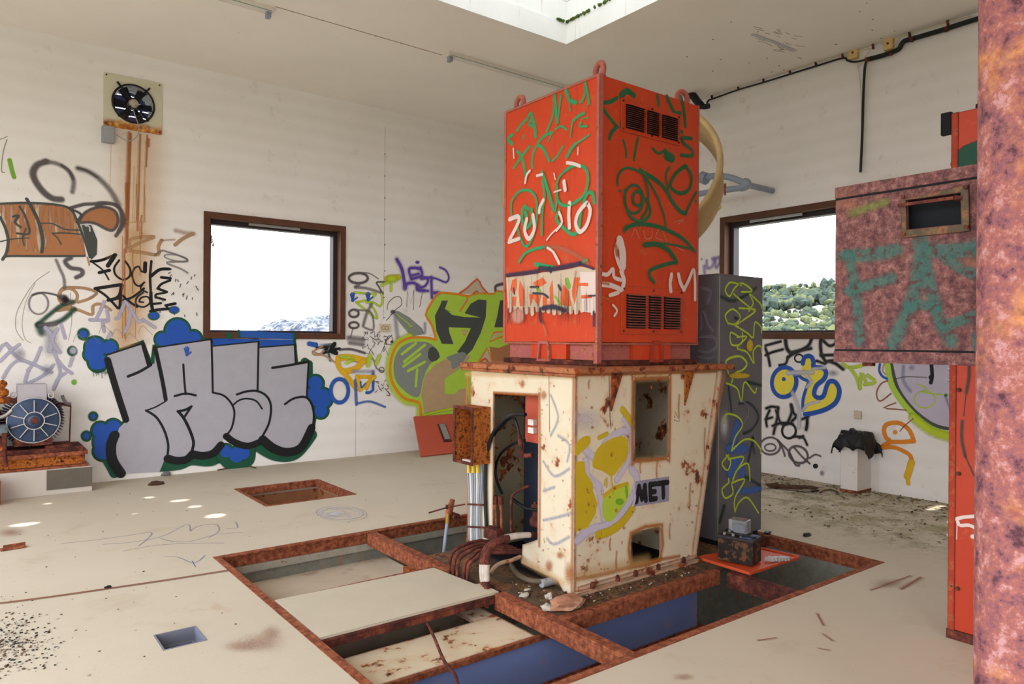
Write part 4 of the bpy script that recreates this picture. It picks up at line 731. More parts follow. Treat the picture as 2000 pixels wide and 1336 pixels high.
# machine face graffiti
P = Paint('y', YL)
P.dot('M', 'lavs', 790, 330, 120, 100)
for p_, w_ in (([(790, 560), (800, 640), (860, 700), (880, 800), (900, 900)], 46), ([(860, 560), (900, 460), (980, 400), (1040, 400)], 40), ([(1040, 600), (1070, 660), (1050, 740), (980, 850), (900, 910), (820, 930), (745, 990)], 44), ([(1000, 330), (1040, 420), (1030, 540), (960, 660)], 34), ([(790, 500), (860, 560)], 40)): P.st('M', 'lav', w_, p_)
P.fl('M', 'mustard', [(735, 470), (770, 430), (810, 422), (815, 460), (780, 500), (735, 530)], 3); P.fl('M', 'mustard', [(735, 560), (785, 560), (790, 620), (830, 680), (830, 720), (855, 790), (842, 850), (800, 920), (735, 942)])
P.fl('M', 'mustard', [(828, 560), (855, 490), (930, 435), (1000, 425), (1022, 470), (1015, 540), (970, 600), (935, 640), (880, 612), (835, 595)], 3); P.fl('M', 'limes', [(885, 760), (950, 710), (1010, 670), (1030, 700), (1018, 760), (980, 820), (930, 885), (888, 870)], 3)
P.fl('M', 'mustard', [(880, 740), (950, 690), (1020, 668), (1025, 690), (950, 715), (885, 765)]); P.dot('M', 'mgreen', 975, 780, 28, 22); P.st('M', 'mgreen', 16, [(1010, 700), (1015, 750)])
P.st('M', 'mustard', 44, [(1045, 815), (990, 890), (920, 940), (860, 960)]); P.st('M', 'mustard', 34, [(990, 278), (1015, 310), (1040, 350)]); P.st('M', 'mustard', 22, [(862, 432), (905, 410)])
for p_ in ([(905, 650), (905, 700)], [(930, 640), (935, 690), (940, 740)], [(895, 660), (893, 690)]): P.st('M', 'mustard', 8, p_)
P.st('M', 'rustdk', 4, [(918, 100), (922, 300), (928, 380)]); P.st('M', 'thin', 3, [(1275, 290), (1300, 340), (1270, 335)])
hol = [[(1048, 128), (1060, 112), (1235, 106), (1250, 120), (1243, 530), (1228, 545), (1060, 558), (1045, 545)], [(1035, 950), (1190, 905), (1205, 930), (1195, 1095), (1045, 1132), (1035, 1120)]]
for h_ in hol:
    P.st('M', 'rustl', 34, [(x, y) for x, y in h_], True, n=2); P.st('M', 'rust', 15, [(x, y) for x, y in h_], True, n=2)
P.st('M', 'rustl', 44, [(1535, 90), (1460, 480), (1380, 1040)]); P.st('M', 'rust', 22, [(1545, 90), (1470, 480), (1390, 1040)]); P.st('M', 'rust', 20, [(740, 1200), (900, 1170), (1120, 1110), (1300, 1075)]); P.st('M', 'rustl', 60, [(740, 1190), (900, 1150), (1120, 1100)]); P.st('M', 'rustl', 22, [(735, 92), (1000, 85), (1500, 72)]); P.st('M', 'rust', 10, [(735, 92), (1100, 84), (1500, 72)])
for k in range(70):
    u = random.random(); x = random.uniform(745, 1420); y = random.uniform(700, 1150) if u < .7 else random.uniform(100, 600)
    if 1030 < x < 1260 and (y < 800 or y > 880): continue
    if x > 1500-.28*(y-100)*.5: continue
    P.dot('M', 'rust', x, y, random.uniform(4, 14), random.uniform(5, 20))
for x, y, l in ((1180, 560, 90), (1090, 560, 60), (1150, 150, 10), (1300, 200, 120), (810, 120, 40), (1360, 680, 120), (1440, 380, 160), (960, 1050, 90), (925, 980, 60), (1250, 900, 80)): P.st('M', 'rust', 12, [(x, y), (x-4, y+l*.5), (x-2, y+l)])
P.build(fp, 'yellow and pale lilac graffiti and rust stains on the front panel')
P = Paint('y', YL, .004)
P.fl('M', 'lav', [(1062, 668), (1243, 642), (1243, 776), (1055, 806)])
P.fl('M', 'greyw', [(1062, 668), (1243, 642), (1243, 776), (1055, 806)])
for p_ in ([(1066, 780), (1080, 696)], [(1080, 696), (1097, 765)], [(1097, 765), (1112, 690)], [(1112, 690), (1118, 772)], [(1140, 684), (1143, 768)], [(1140, 686), (1170, 682)], [(1141, 727), (1167, 724)], [(1143, 766), (1173, 762)], [(1183, 681), (1236, 674)], [(1210, 676), (1213, 754)]): P.st('M', 'black', 21, p_, n=1)
P.st('M', 'lav', 16, [(1050, 700), (1058, 760), (1046, 800)])
P.build(fp, 'pale label reading MET in bold black capitals', 'name_label')
P = Paint('x', XF)
for p_ in ([(560, 560), (620, 640), (700, 600)], [(600, 200), (640, 320), (600, 420)], [(560, 880), (650, 860), (715, 840)], [(580, 980), (620, 1010), (700, 970)], [(640, 420), (700, 470), (690, 560)], [(560, 720), (620, 700)]): P.st('M', 'bluef', 16, p_)
P.st('M', 'rustdk', 3, [(590, 90), (592, 250), (594, 400)])
for k in range(30): x, y = random.uniform(545, 715), random.uniform(150, 1050); P.dot('M', 'rust', x, y, random.uniform(3, 8), random.uniform(4, 14))
P.dot('M', 'rust', 445, 140, 22, 30); P.dot('M', 'rust', 700, 1170, 40, 90); P.dot('M', 'rust', 590, 1130, 30, 50); P.dot('M', 'rust', 650, 1070, 30, 30); P.st('M', 'rust', 16, [(537, 190), (540, 600), (536, 1020)], n=2); P.st('M', 'rust', 14, [(290, 186), (530, 200)]); P.st('M', 'rust', 16, [(722, 100), (718, 600), (712, 1280)]); P.st('M', 'rustl', 40, [(450, 1100), (560, 1160), (660, 1220)])
P.st('M', 'rust', 22, [(145, 90), (142, 260)]); P.dot('M', 'rust', 170, 180, 16, 50); P.dot('M', 'rust', 560, 200, 26, 40); P.st('M', 'rustl', 26, [(140, 85), (430, 92), (720, 100)]); P.st('M', 'rust', 18, [(148, 560), (150, 900), (145, 1000)])
P.build(lp, 'faint blue scribbles and rust specks')
# interior machinery
def tubes(name, vw, pts, ax, v, r, mat, parent=None, label=None, seg=10, n=6):
    b = MB(); p = [pt(vw, q[0], q[1], ax, v) if len(q) == 2 else pt(vw, q[0], q[1], ax, q[2]) for q in pts]; b.tube(smooth(p, n), r, seg); return b.build(name, mat, parent, label=label)
b = MB(); b.cyl((3.36, 3.86, .46), (3.36, 3.86, .80), .085); b.cyl((3.36, 3.86, .80), (3.36, 3.86, .98), .05); b.lathe((3.36, 3.86, .30), (0, 0, 1), [(0, 0), (.17, 0), (.17, .035), (.15, .05), (.15, .09), (.16, .1), (.16, .13), (.09, .14), (.09, .17)], 28)
b.cyl((3.36, 3.86, .03), (3.36, 3.86, .3), .10); b.build('pump', RUSTD, t, label='dark rusty vertical pump inside the housing')
for k in range(8): a = k*math.pi/4; b = MB(); b.cyl((3.36+.13*math.cos(a), 3.86+.13*math.sin(a), .43), (3.36+.13*math.cos(a), 3.86+.13*math.sin(a), .455), .013, seg=6); b.build('flange_bolt', RUSTD, t)
b = MB(); p0 = pt('I', 528, 40, 'x', 3.2); p1 = pt('I', 606, 340, 'x', 3.2); b.box(3.2, min(p1.y, p0.y)-.08, p1.z, 3.26, p0.y, p0.z); rb = b.build('relay_box', REDP, t, bevel=.003, label='red painted relay box behind the doorway')
for yy, h in ((205, 22), (255, 40)): q = pt('I', 578, yy, 'x', 3.19); b = MB(); b.box(3.165, q.y-.03, q.z-.02, 3.199, q.y+.03, q.z+.02); b.build('terminal', WHITE, rb)
tubes('hose', 'I', [(288, 880), (280, 700), (280, 520), (290, 400), (328, 275), (395, 195), (460, 158), (530, 158)], 'x', 3.06, .0135, BLACK, t, seg=12)
tubes('hose', 'I', [(303, 440), (318, 330), (365, 240), (445, 178), (475, 215), (490, 290)], 'x', 3.085+.03, .010, BLACK, t)
tubes('hose', 'I', [(385, 650), (352, 570), (345, 480), (378, 400), (450, 342), (530, 315)], 'x', 3.2, .010, BLACK, t)
tubes('hose', 'I', [(445, 680), (490, 715), (540, 742), (610, 752)], 'x', 3.2, .012, BLACK, t)
tubes('elbow_fitting', 'I', [(490, 285), (500, 350), (505, 405), (530, 415), (575, 410)], 'x', 3.115, .017, RUSTD, t, n=3)
tubes('pipe', 'I', [(440, 890), (440, 720), (450, 660), (490, 628), (548, 603)], 'x', 3.15, .010, RUSTD, t)
for xs, y0_, y1_ in ((312, 570, 870), (340, 690, 870), (374, 690, 870), (300, 440, 560)): 
    tubes('pipe', 'I', [(xs, y0_), (xs+6, (y0_+y1_)/2), (xs+8, y1_)], 'x', 3.10, .011, RUSTR if xs > 305 else BLACK, t)
for xs, ys in ((340, 690), (374, 690), (305, 520), (505, 400)):
    q = pt('I', xs, ys, 'x', 3.10); b = MB(); b.cyl((q.x, q.y, q.z-.03), (q.x, q.y, q.z+.03), .02, seg=6); b.build('coupling', RUSTD, t)
q = pt('I', 360, 890, 'x', 3.06); b = MB(); b.box(3.0, q.y-.06, q.z-.05, 3.07, q.y+.10, q.z+.03); b.build('manifold_block', RUSTD, t, bevel=.004)
# conduit bundle under open box
t = thing('conduit_bundle', (3.04, 4.36, 0), 'bundle of grey and white conduits running down the left edge of the machine', 'conduits')
for k in range(7):
    xa = 168+k*14; xb = 178+k*11
    tubes('conduit', 'I', [(xa, 455), (xa+6, 560), (xb+4, 720), (xb+2, 860), (xb+4, 940)], 'x', 3.062-.012*(k % 2), .0085, (GREYPIPE, WHITE, GREYBOX)[k % 3], t)
for yy in (715, 855): a_ = pt('I', 170, yy, 'x', 3.035); c_ = pt('I', 268, yy+5, 'x', 3.035); b = MB(); b.bar(a_, c_, .01, .012); b.build('strap', RUSTD, t)
for k in range(3): q = pt('I', 175+k*28, 495, 'x', 3.035); b = MB(); b.box(3.03, q.y-.012, q.z-.03, 3.045, q.y+.012, q.z+.03); b.build('tape', plain('yellow_tape', (226, 190, 60), .6), t)
# open rusted box
t = thing('terminal_box', (3.0, 4.36, .7), 'open rusted terminal box fixed to the left side of the machine', 'box')
b = MB(); X0, X1, Y0, Y1, Z0, Z1 = 2.924, 3.079, 4.24, 4.49, .705, 1.115; th = .01
b.box(X0, Y0, Z0, X1, Y0+th, Z1); b.box(X0, Y1-th, Z0, X1, Y1, Z1); b.box(X0, Y0+th, Z0, X1, Y1-th, Z0+th); b.box(X0, Y0+th, Z1-th, X1, Y1-th, Z1); b.box(X1-th, Y0+th, Z0+th, X1, Y1-th, Z1-th)
b.build('body', RUSTF, t); b = MB(); band2 = ((X0-.006, Y0-.004, Z0-.004, X0, Y0+.02, Z1+.004), (X0-.006, Y1-.02, Z0-.004, X0, Y1+.004, Z1+.004), (X0-.006, Y0+.02, Z0-.004, X0, Y1-.02, Z0+.016), (X0-.006, Y0+.02, Z1-.016, X0, Y1-.02, Z1+.004))
for q in band2: b.box(*q)
b.build('rim', RUSTD, t)
for k in range(4): b = MB(); b.cyl((X1-.04, 4.33, .78+k*.09), (X1-.011, 4.33, .78+k*.09), .018); b.build('gland', METAL, t)
b = MB(); b.box(X0+.03, 4.30, Z0+th, X0+.06, 4.42, Z0+.02); b.build('terminal_strip', WHITE, t)
# bent pipes coming out of the housing
ends = [(52, 1140), (80, 1150), (105, 1160), (145, 1172), (168, 1182)]
t = thing('hydraulic_pipes', (2.85, 4.15, 0), 'row of thin bent dark rusty pipes diving into the pit', 'pipes')
for k, (ex, ey) in enumerate(ends):
    e0 = pt('I', ex, ey, 'z', .0); yv = e0.y
    pp = [pt('I', x_, y_, 'y', yv) for x_, y_ in ((250+k*12, 942+k*18), (190+k*14, 955+k*17), (ex+58, 985+k*17), (ex+22, 1020+k*14), (ex+6, 1070+k*8), (ex, ey))]
    b = MB(); b.tube(smooth(pp, 6)+[Vector((e0.x, e0.y, -.15))], .0125, 10); b.build('pipe', RUSTD, t)
    b = MB(); b.tube([pp[0], pp[0]+Vector((.06, -.02, -.01)), Vector((3.12, yv-.12, .14))], .0125, 10); b.build('pipe', RUSTD, t)
t = thing('pipe_bundle', (2.75, 3.72, 0), 'three thick bent pipes with flaking white paint in front of the doorway', 'pipes')
e0 = pt('I', 272, 1245, 'z', 0)
for k in range(3):
    yv = e0.y+.035*k; dx = -14*k
    pp = [pt('I', x_, y_, 'y', yv) for x_, y_ in ((595+dx, 905), (520+dx, 908), (440+dx, 920), (370+dx, 945), (315+dx, 985), (292+dx, 1050), (288+dx, 1150), (290+dx*.6, 1240))]
    sm_ = smooth(pp, 5); b = MB(); b.tube(sm_+[sm_[-1]-Vector((0, 0, .12))], .019, 12); pb = b.build('pipe', RUSTD, t)
    for i0, i1 in ((27, 33), (3, 12)): b = MB(); b.tube(sm_[i0:i1], .0196, 12, caps=False); b.build('flaking_paint', plain('flaked_white', (208, 194, 184), .7, 0, .25, 30), pb, label='patch of white paint')
t = thing('return_pipe', (2.95, 3.72, 0), 'single cream and rust pipe curving below the thick bundle', 'pipe')
tubes('pipe', 'I', [(500, 1040), (440, 1065), (380, 1080), (335, 1110), (315, 1145)], 'y', 3.85, .014, CREAM2, t)
tubes('pipe', 'I', [(440, 1090), (480, 1150), (560, 1190), (660, 1195)], 'z', .04, .017, plain('old_brown_hose', (96, 84, 70), .7), t, label='ribbed brown hose on the platform')
q = pt('I', 665, 1200, 'z', .03); b = MB(); b.cyl((q.x-.05, q.y, .03), (q.x+.06, q.y, .03), .028, seg=8); b.build('hose_end', GREYBOX, t)
# valve stick
t = thing('valve_pipe', on(868, 1085, 'z', -.1), 'grey pipe stub with a rusty valve standing behind the crossbeam', 'pipe')
q0 = t.location; f_ = lambda x, y: on(x, y, 'y', q0.y)
b = MB(); b.tube([f_(866, 1088), f_(870, 1050), f_(874, 1018)], .014, 12); b.build('pipe', GREYPIPE, t)
b = MB(); b.tube([f_(874, 1022), f_(875, 1002)], .019, 12); b.build('brass_nut', plain('brass', (170, 130, 60), .4, .5), t)
b = MB(); b.tube([f_(876, 1004), f_(880, 990), f_(884, 975)], [.03, .026, .02], 10); b.build('valve_body', RUSTR, t)
p_ = f_(886, 1008); b = MB(); b.cyl(p_+Vector((0, -.05, 0)), p_+Vector((0, .03, 0)), .032, seg=8); b.build('valve_cap', RUSTD, t)
b = MB(); p_ = [on(868, 952, 'z', .25), on(885, 946, 'z', .27), on(905, 934, 'z', .3)]
b.tube([Vector((3.05, 4.52, .36)), Vector((2.95, 4.62, .33)), Vector((2.84, 4.70, .29))], .006, 8); b.cyl((2.95, 4.62, .32), (2.95, 4.62, .35), .01, seg=6); b.build('bracket_arm', RUSTD, HS)

# ================================================================== ORANGE CABINET
CX0, CX1, CY0, CY1, CZ0, CZ1 = 3.35, 4.385, 3.42, 4.45, 1.59, 3.362
t = OC = thing('orange_cabinet', (3.87, 3.93, 1.435), 'tall orange steel cabinet covered in green tags on top of the cream machine', 'cabinet')
b = MB(); b.box(CX0, CY0, CZ0, CX1, CY1, CZ1); body = b.build('body', ORANGE, t, bevel=.004)
for q in ((CX0-.009, CY0-.009, CX0+.03, CY0+.016), (CX0-.004, CY1-.022, CX0+.012, CY1+.004), (CX1-.010, CY0-.004, CX1+.004, CY0+.012)):
    b = MB(); b.box(q[0], q[1], CZ0-.002, q[2], q[3], CZ1+.002); b.build('corner_angle', EDGEPINK, t, label='worn pink corner angle')
for q in ((CX0-.006, CY0+.02, CZ1-.014, CX0, CY1-.024, CZ1+.003), (CX0-.008, CY0-.008, CZ0-.014, CX1+.004, CY0+.01, CZ0-.003), (CX0-.008, CY0+.011, CZ0-.014, CX0+.01, CY1, CZ0-.003)):
    b = MB(); b.box(*q); b.build('edge_strip', EDGEPINK, t)
b = MB(); b.box(CX0+.035, CY0+.035, 1.47, CX1-.035, CY1-.035, 1.588); b.build('skirt', EDGEPINK, t, label='pink recessed skirt')
b = MB(); b.box(CX0+.0, CY0+.0, 1.434, CX1, CY1, 1.468); b.build('base_plate', RUSTD, t, bevel=.003)
def footx(h0, h1):   # block on the left face (plane x)
    a_ = pt('H', h0, 1100, 'x', CX0).y; c_ = pt('H', h1, 1100, 'x', CX0).y; b = MB(); b.box(CX0+.002, c_, 1.47, CX0+.034, a_, 1.59); b.build('foot', ORANGE, t)
    b = MB(); m0 = a_-(a_-c_)*.22; m1 = a_-(a_-c_)*.6; arch = [(m1, 1.452), (m0, 1.452), (m0-.01, 1.57), (m0-.03, 1.60), (m1+.03, 1.60), (m1+.01, 1.57)]; inner = [(m1+.02, 1.47), (m0-.02, 1.47), (m0-.035, 1.575), (m1+.035, 1.575)]
    b.plate(arch, [inner], 'x', CX0-.016, CX0+.001); b.build('lug', EDGEPINK, t)
footx(285, 540)
a_ = pt('H', 1025, 1100, 'y', CY0).x; c_ = pt('H', 1300, 1100, 'y', CY0).x; b = MB(); b.box(a_, CY0+.002, 1.47, c_, CY0+.034, 1.59); b.build('foot', ORANGE, t)
b = MB(); m0 = pt('H', 1145, 1100, 'y', CY0).x; m1 = pt('H', 1240, 1100, 'y', CY0).x; b.plate([(m0, 1.452), (m1, 1.452), (m1-.005, 1.57), (m1-.03, 1.605), (m0+.03, 1.605), (m0+.005, 1.57)], [[(m0+.02, 1.47), (m1-.02, 1.47), (m1-.03, 1.58), (m0+.03, 1.58)]], 'y', CY0-.012, CY0+.001); b.build('lug', REDCAB, t)
b = MB(); b.box(CX0-.004, CY0-.004, 1.45, CX0+.034, CY0+.034, 1.582); b.build('corner_post', EDGEPINK, t)
def louvres(zt, zb, corners, n):
    (xa, ya), (xb, yb) = corners; p0 = on(xa, ya, 'y', CY0); p1 = on(xb, yb, 'y', CY0); X_0, X_1, Z_1, Z_0 = p0.x, p1.x, p0.z, p1.z
    b = MB(); b.box(X_0, CY0-.008, Z_0, X_1, CY0-.0005, Z_1); pn = b.build('louvre_panel', ORANGE, t, bevel=.002)
    W_ = X_1-X_0
    for a, c in ((.07, .37), (.42, .62), (.67, .95)):
        xa_, xb_ = X_0+W_*a, X_0+W_*c; z0_, z1_ = Z_0+(Z_1-Z_0)*.12, Z_1-(Z_1-Z_0)*.16; dz = (z1_-z0_)/n
        b = MB(); b.box(xa_, CY0-.0095, z0_, xb_, CY0-.0085, z1_); b.build('louvre_shade_sheet', DARK, pn)  # dark sheet paints in the shade between the slats
        b = MB()
        for k in range(n):
            z = z0_+k*dz; b.add([(xa_, CY0-.009, z+dz*.98), (xb_, CY0-.009, z+dz*.98), (xb_, CY0-.034, z+dz*.45), (xa_, CY0-.034, z+dz*.45), (xa_, CY0-.009, z+dz*.9), (xb_, CY0-.009, z+dz*.9), (xb_, CY0-.034, z+dz*.37), (xa_, CY0-.034, z+dz*.37)], [(0, 1, 2, 3), (4, 5, 6, 7), (0, 1, 5, 4), (2, 3, 7, 6), (0, 3, 7, 4), (1, 2, 6, 5)])
        b.build('louvre_slats', EDGEPINK, pn)
    for xx in (X_0+.02, (X_0+X_1)/2, X_1-.02):
        for zz in (Z_0+.02, Z_1-.02): b = MB(); b.cyl((xx, CY0-.008, zz), (xx, CY0-.014, zz), .008, seg=8); b.build('screw', RUSTD, pn)
louvres(0, 0, ((1212, 190), (1327, 286)), 12); louvres(0, 0, ((1213, 558), (1332, 654)), 13)
def eye(c, nx, ny):
    c = Vector(c); a = Vector((nx, ny, 0)); b = MB(); b.tube([c+a*math.cos(q*math.pi/12)*.052+Vector((0, 0, .052*math.sin(q*math.pi/12)+.045)) for q in range(24)], .02, 10, closed=True); b.cyl(c, c+Vector((0, 0, .012)), .045); b.build('lifting_eye', EDGEPINK, t)
eye((CX0+.05, CY0+.05, CZ1), .25, .968); eye((CX0+.05, CY1-.12, CZ1), .1, .99); eye((CX1-.12, CY0+.06, CZ1), .99, -.1)
p_ = on(1208, 160, 'y', 3.75); b = MB(); b.box(3.60, 3.72, CZ1, 3.63, 3.75, CZ1+.11); b.box(3.56, 3.72, CZ1+.08, 3.60, 3.75, CZ1+.11); b.build('hook_bracket', RUSTD, t)
# tags on the cabinet: left side
P = Paint('x', CX0)
def multi(P, vw, k, lst):
    for w_, p_ in lst: P.st(vw, k, w_, p_)
def dbl(P, vw, k1, k2, lst, g=1.35):
    for w_, p_ in lst: P.st(vw, k2, w_*g, p_); P.st(vw, k1, w_, p_)
LG = [(24, [(300, 490), (330, 440), (345, 470), (320, 530), (350, 545)]), (22, [(215, 590), (250, 540), (300, 490)]), (14, [(275, 630), (265, 660)]), (26, [(180, 620), (140, 660), (175, 700)]), (26, [(220, 765), (250, 800), (275, 880), (290, 990)]), (22, [(190, 905), (240, 830), (325, 720)]), (30, [(345, 470), (370, 570), (375, 640)]), (22, [(520, 600), (440, 640), (370, 740), (345, 830), (348, 900)]), (24, [(400, 710), (440, 740), (465, 790), (490, 845)]), (18, [(515, 845), (560, 800), (605, 720)]), (16, [(545, 575), (590, 550), (635, 580)]), (12, [(480, 680), (500, 640), (515, 600)]),
      (22, [(470, 590), (510, 490), (530, 400), (535, 290)]), (30, [(535, 290), (545, 400), (560, 520)]), (20, [(560, 520), (575, 400), (590, 290)]), (30, [(630, 240), (650, 290), (660, 330), (715, 350)]), (12, [(665, 350), (668, 420)]), (22, [(755, 350), (790, 290), (795, 180)]), (22, [(795, 180), (815, 270), (828, 355)]), (10, [(812, 370), (812, 390)]),
      (24, [(690, 510), (730, 470), (785, 440)]), (14, [(690, 500), (680, 560), (670, 640)]), (18, [(760, 520), (750, 550), (810, 550)]), (28, [(640, 810), (680, 740), (715, 700)]), (16, [(715, 700), (770, 665), (828, 625)]), (10, [(770, 490), (820, 475)])]
dbl(P, 'G', 'cgreen', 'halo', LG)
LH = [(18, [(150, 180), (145, 60), (200, -20), (270, -30), (320, 20), (330, 120), (320, 240), (280, 350), (240, 372), (205, 300), (180, 200)]), (24, [(270, 110), (235, 90), (220, 150), (235, 235), (260, 240), (290, 190), (290, 110)]), (30, [(245, 130), (255, 170), (245, 210)]), (20, [(365, 290), (370, 100), (385, 20), (370, -100)]), (26, [(365, -160), (400, -60), (450, 110)]), (16, [(460, 120), (470, 60), (480, -100), (530, -170)]), (22, [(530, -170), (600, -210), (680, -190), (700, -100), (670, 0), (600, 60), (530, 80), (480, 40), (475, -60)]), (24, [(490, 120), (470, 180), (520, 240), (590, 290), (630, 250), (650, 120), (690, 0), (730, -10), (745, 60)]), (20, [(200, 490), (240, 430), (310, 395), (380, 380)]), (30, [(320, 505), (380, 520), (440, 530)]), (22, [(660, 490), (690, 475)])]
dbl(P, 'H', 'cgreen', 'halo', LH)
P.st('H', 'brownf', 34, [(380, 385), (480, 385), (600, 430), (700, 500)])
W_ = [(30, [(130, 180), (190, 160), (195, 200), (130, 330)]), (26, [(125, 345), (200, 320)]), (30, [(255, 180), (240, 260), (270, 320), (310, 250), (300, 150)]), (26, [(345, 130), (350, 90), (375, 40)]), (30, [(565, 60), (560, 150), (565, 240)]), (30, [(690, 60), (630, 130), (610, 210), (640, 270), (690, 220), (715, 120), (700, 70)]), (20, [(490, 130), (510, 200), (470, 260)]), (12, [(470, 250), (430, 290), (400, 330)]), (16, [(405, 385), (450, 420), (490, 490)]), (20, [(450, 420), (490, 500)])]
multi(P, 'H', 'cwhite', W_)
multi(P, 'G', 'cwhite', [(26, [(640, 860), (700, 870), (750, 890)]), (14, [(185, 740), (190, 820)]), (22, [(285, 1030), (300, 960), (325, 930)]), (22, [(385, 970), (430, 960)]), (36, [(615, 1020), (625, 1090)]), (12, [(530, 950), (540, 1000)]), (10, [(735, 730), (732, 790)]), (12, [(530, 1110), (590, 1090)])])
multi(P, 'H', 'cgreen', [(10, [(555, 75), (565, 80)])])
BAND = [(105, 600), (250, 585), (400, 560), (560, 540), (640, 520), (755, 545), (755, 830), (600, 840), (560, 815), (235, 815), (120, 815)]
P.fl('H', 'cream', BAND)
for k in range(16): x = 130+k*40; P.st('H', 'cream', 40, [(x, 800), (x+4, 800+random.uniform(20, 60))], n=1)
P.fl('H', 'cwhite', [(640, 560), (755, 560), (755, 860), (660, 850)])
P.dot('H', 'pink', 190, 880, 60, 70)
for p_ in ([(150, 620), (185, 600), (180, 690), (160, 720), (135, 690)], [(150, 740), (180, 740), (175, 810), (150, 810)], [(205, 620), (240, 700), (235, 810), (205, 810), (195, 700)], [(300, 640), (370, 600), (400, 640), (330, 680)], [(270, 720), (360, 730), (340, 810), (300, 750), (280, 810)], [(420, 680), (440, 620), (450, 810), (425, 810)], [(500, 740), (520, 650), (560, 700), (580, 810), (500, 800)], [(600, 600), (640, 600), (600, 800), (580, 700)], [(620, 640), (700, 640), (700, 665), (620, 660)], [(650, 730), (730, 725), (730, 750), (650, 755)], [(370, 740), (400, 740), (405, 815), (370, 815)]): P.fl('H', 'spike', p_)
multi(P, 'H', 'navy', [(30, [(110, 585), (230, 570), (340, 555)]), (34, [(350, 535), (440, 540), (540, 520), (640, 500)]), (24, [(430, 560), (420, 530)]), (16, [(640, 500), (740, 540)]), (34, [(370, 825), (450, 815), (530, 840)]), (22, [(350, 830), (350, 900), (365, 930)]), (16, [(300, 715), (370, 720), (410, 745)]), (14, [(280, 670), (340, 670)]), (22, [(485, 660), (500, 690)]), (20, [(740, 850), (740, 950)]), (14, [(120, 830), (118, 930)]), (12, [(700, 735), (750, 732)]), (14, [(160, 680), (165, 720)])])
multi(P, 'H', 'mgreen', [(30, [(545, 620), (560, 665)]), (16, [(460, 740), (500, 800)]), (18, [(330, 680), (350, 700)])])
multi(P, 'H', 'brownf', [(20, [(368, 930), (390, 990), (395, 1020)]), (18, [(610, 560), (600, 640), (590, 740)])])
for k in range(60): x = random.uniform(120, 740); P.st('H', 'rustdk', 2.2, [(x, random.uniform(560, 830)), (x+1, random.uniform(840, 960))], n=1)
P.build(body, 'green and white tags and a pale worn lettering band on the left side')
# right side
P = Paint('y', CY0, .0012)
RG = [(30, [(920, 350), (1000, 345), (1065, 310)]), (30, [(920, 350), (960, 420), (1020, 500), (1065, 555)]), (30, [(1065, 555), (1020, 600), (1000, 655)]), (44, [(1100, 290), (1150, 250), (1210, 290)]), (20, [(1120, 670), (1140, 740), (1145, 815)]), (22, [(1245, 650), (1225, 740), (1210, 835)]), (28, [(1410, 290), (1420, 370)]), (34, [(1490, 300), (1520, 370), (1560, 440), (1600, 440)]), (30, [(1610, 300), (1635, 420), (1645, 550)]), (22, [(1370, 740), (1420, 780), (1480, 750)]), (70, [(1490, 800), (1530, 820)]), (26, [(1560, 580), (1620, 600)]), (26, [(1700, 655), (1620, 650), (1640, 700), (1700, 750), (1700, 800), (1610, 795)]), (24, [(1100, 560), (1110, 500), (1180, 460)])]
dbl(P, 'G', 'cgreend', 'halo', RG, 1.2)
RG2 = [(20, [(1070, 1050), (1080, 960), (1140, 905), (1220, 920), (1270, 950)]), (34, [(1265, 925), (1300, 950), (1400, 1010), (1480, 1090), (1530, 1180), (1600, 1270), (1650, 1290)]), (20, [(1650, 1290), (1690, 1200), (1740, 1110)]), (20, [(1300, 960), (1400, 1130), (1440, 1230), (1470, 1330), (1480, 1420)]), (22, [(1290, 960), (1330, 1100), (1320, 1250), (1270, 1330)]), (20, [(1510, 900), (1480, 970), (1500, 1080)]), (28, [(1640, 890), (1560, 960), (1520, 1060), (1600, 1120), (1680, 1080), (1700, 980), (1660, 900), (1640, 890)])]
dbl(P, 'G', 'cgreend', 'halo', RG2, 1.25)
P.el('G', 'cgreend', 22, 1210, 1170, 80, 120); P.el('G', 'cgreend', 26, 1242, 1165, 40, 60); P.dot('G', 'cgreend', 1735, 1185, 12); P.dot('G', 'cgreend', 1095, 1100, 16)
RH = [(22, [(1120, 30), (1150, 100), (1140, 160), (1070, 195), (1000, 150), (970, 60), (970, -30)]), (26, [(965, 265), (985, 235)]), (26, [(970, 245), (1050, 215), (1180, 225), (1300, 270), (1400, 330), (1470, 410)]), (14, [(1230, 350), (1350, 370), (1450, 395)]), (32, [(1110, 365), (1200, 360), (1290, 410), (1340, 490)]), (24, [(1340, 490), (1250, 510), (1150, 550), (1150, 600), (1180, 635)])]
dbl(P, 'H', 'cgreend', 'halo', RH, 1.2)
multi(P, 'H', 'cwhite', [(60, [(930, 330), (950, 420), (950, 520)]), (30, [(925, 330), (900, 400), (915, 480), (950, 560)]), (26, [(790, 570), (840, 580), (880, 540), (890, 600), (950, 620)]), (34, [(800, 650), (870, 660), (940, 690)]), (34, [(940, 560), (960, 620), (950, 680)]), (26, [(860, 730), (920, 710)]), (16, [(880, 800), (910, 840), (890, 880)]), (30, [(1305, 580), (1295, 640), (1300, 700)]), (30, [(1355, 580), (1370, 640), (1395, 690)]), (26, [(1395, 690), (1430, 620), (1465, 545), (1475, 640), (1475, 760)])])
multi(P, 'H', 'rust', [(30, [(900, 370), (910, 440)]), (18, [(800, 640), (850, 650)]), (16, [(800, 740), (870, 770)])])
multi(P, 'H', 'pink', [(5, [(1015, 310), (1040, 250), (1070, 320)]), (5, [(1100, 260), (1120, 320), (1160, 310), (1165, 250)]), (5, [(1215, 250), (1190, 310), (1240, 330)]), (5, [(1240, 260), (1270, 340)]), (5, [(1330, 200), (1390, 180), (1350, 215)]), (5, [(1340, 380), (1400, 410)])])
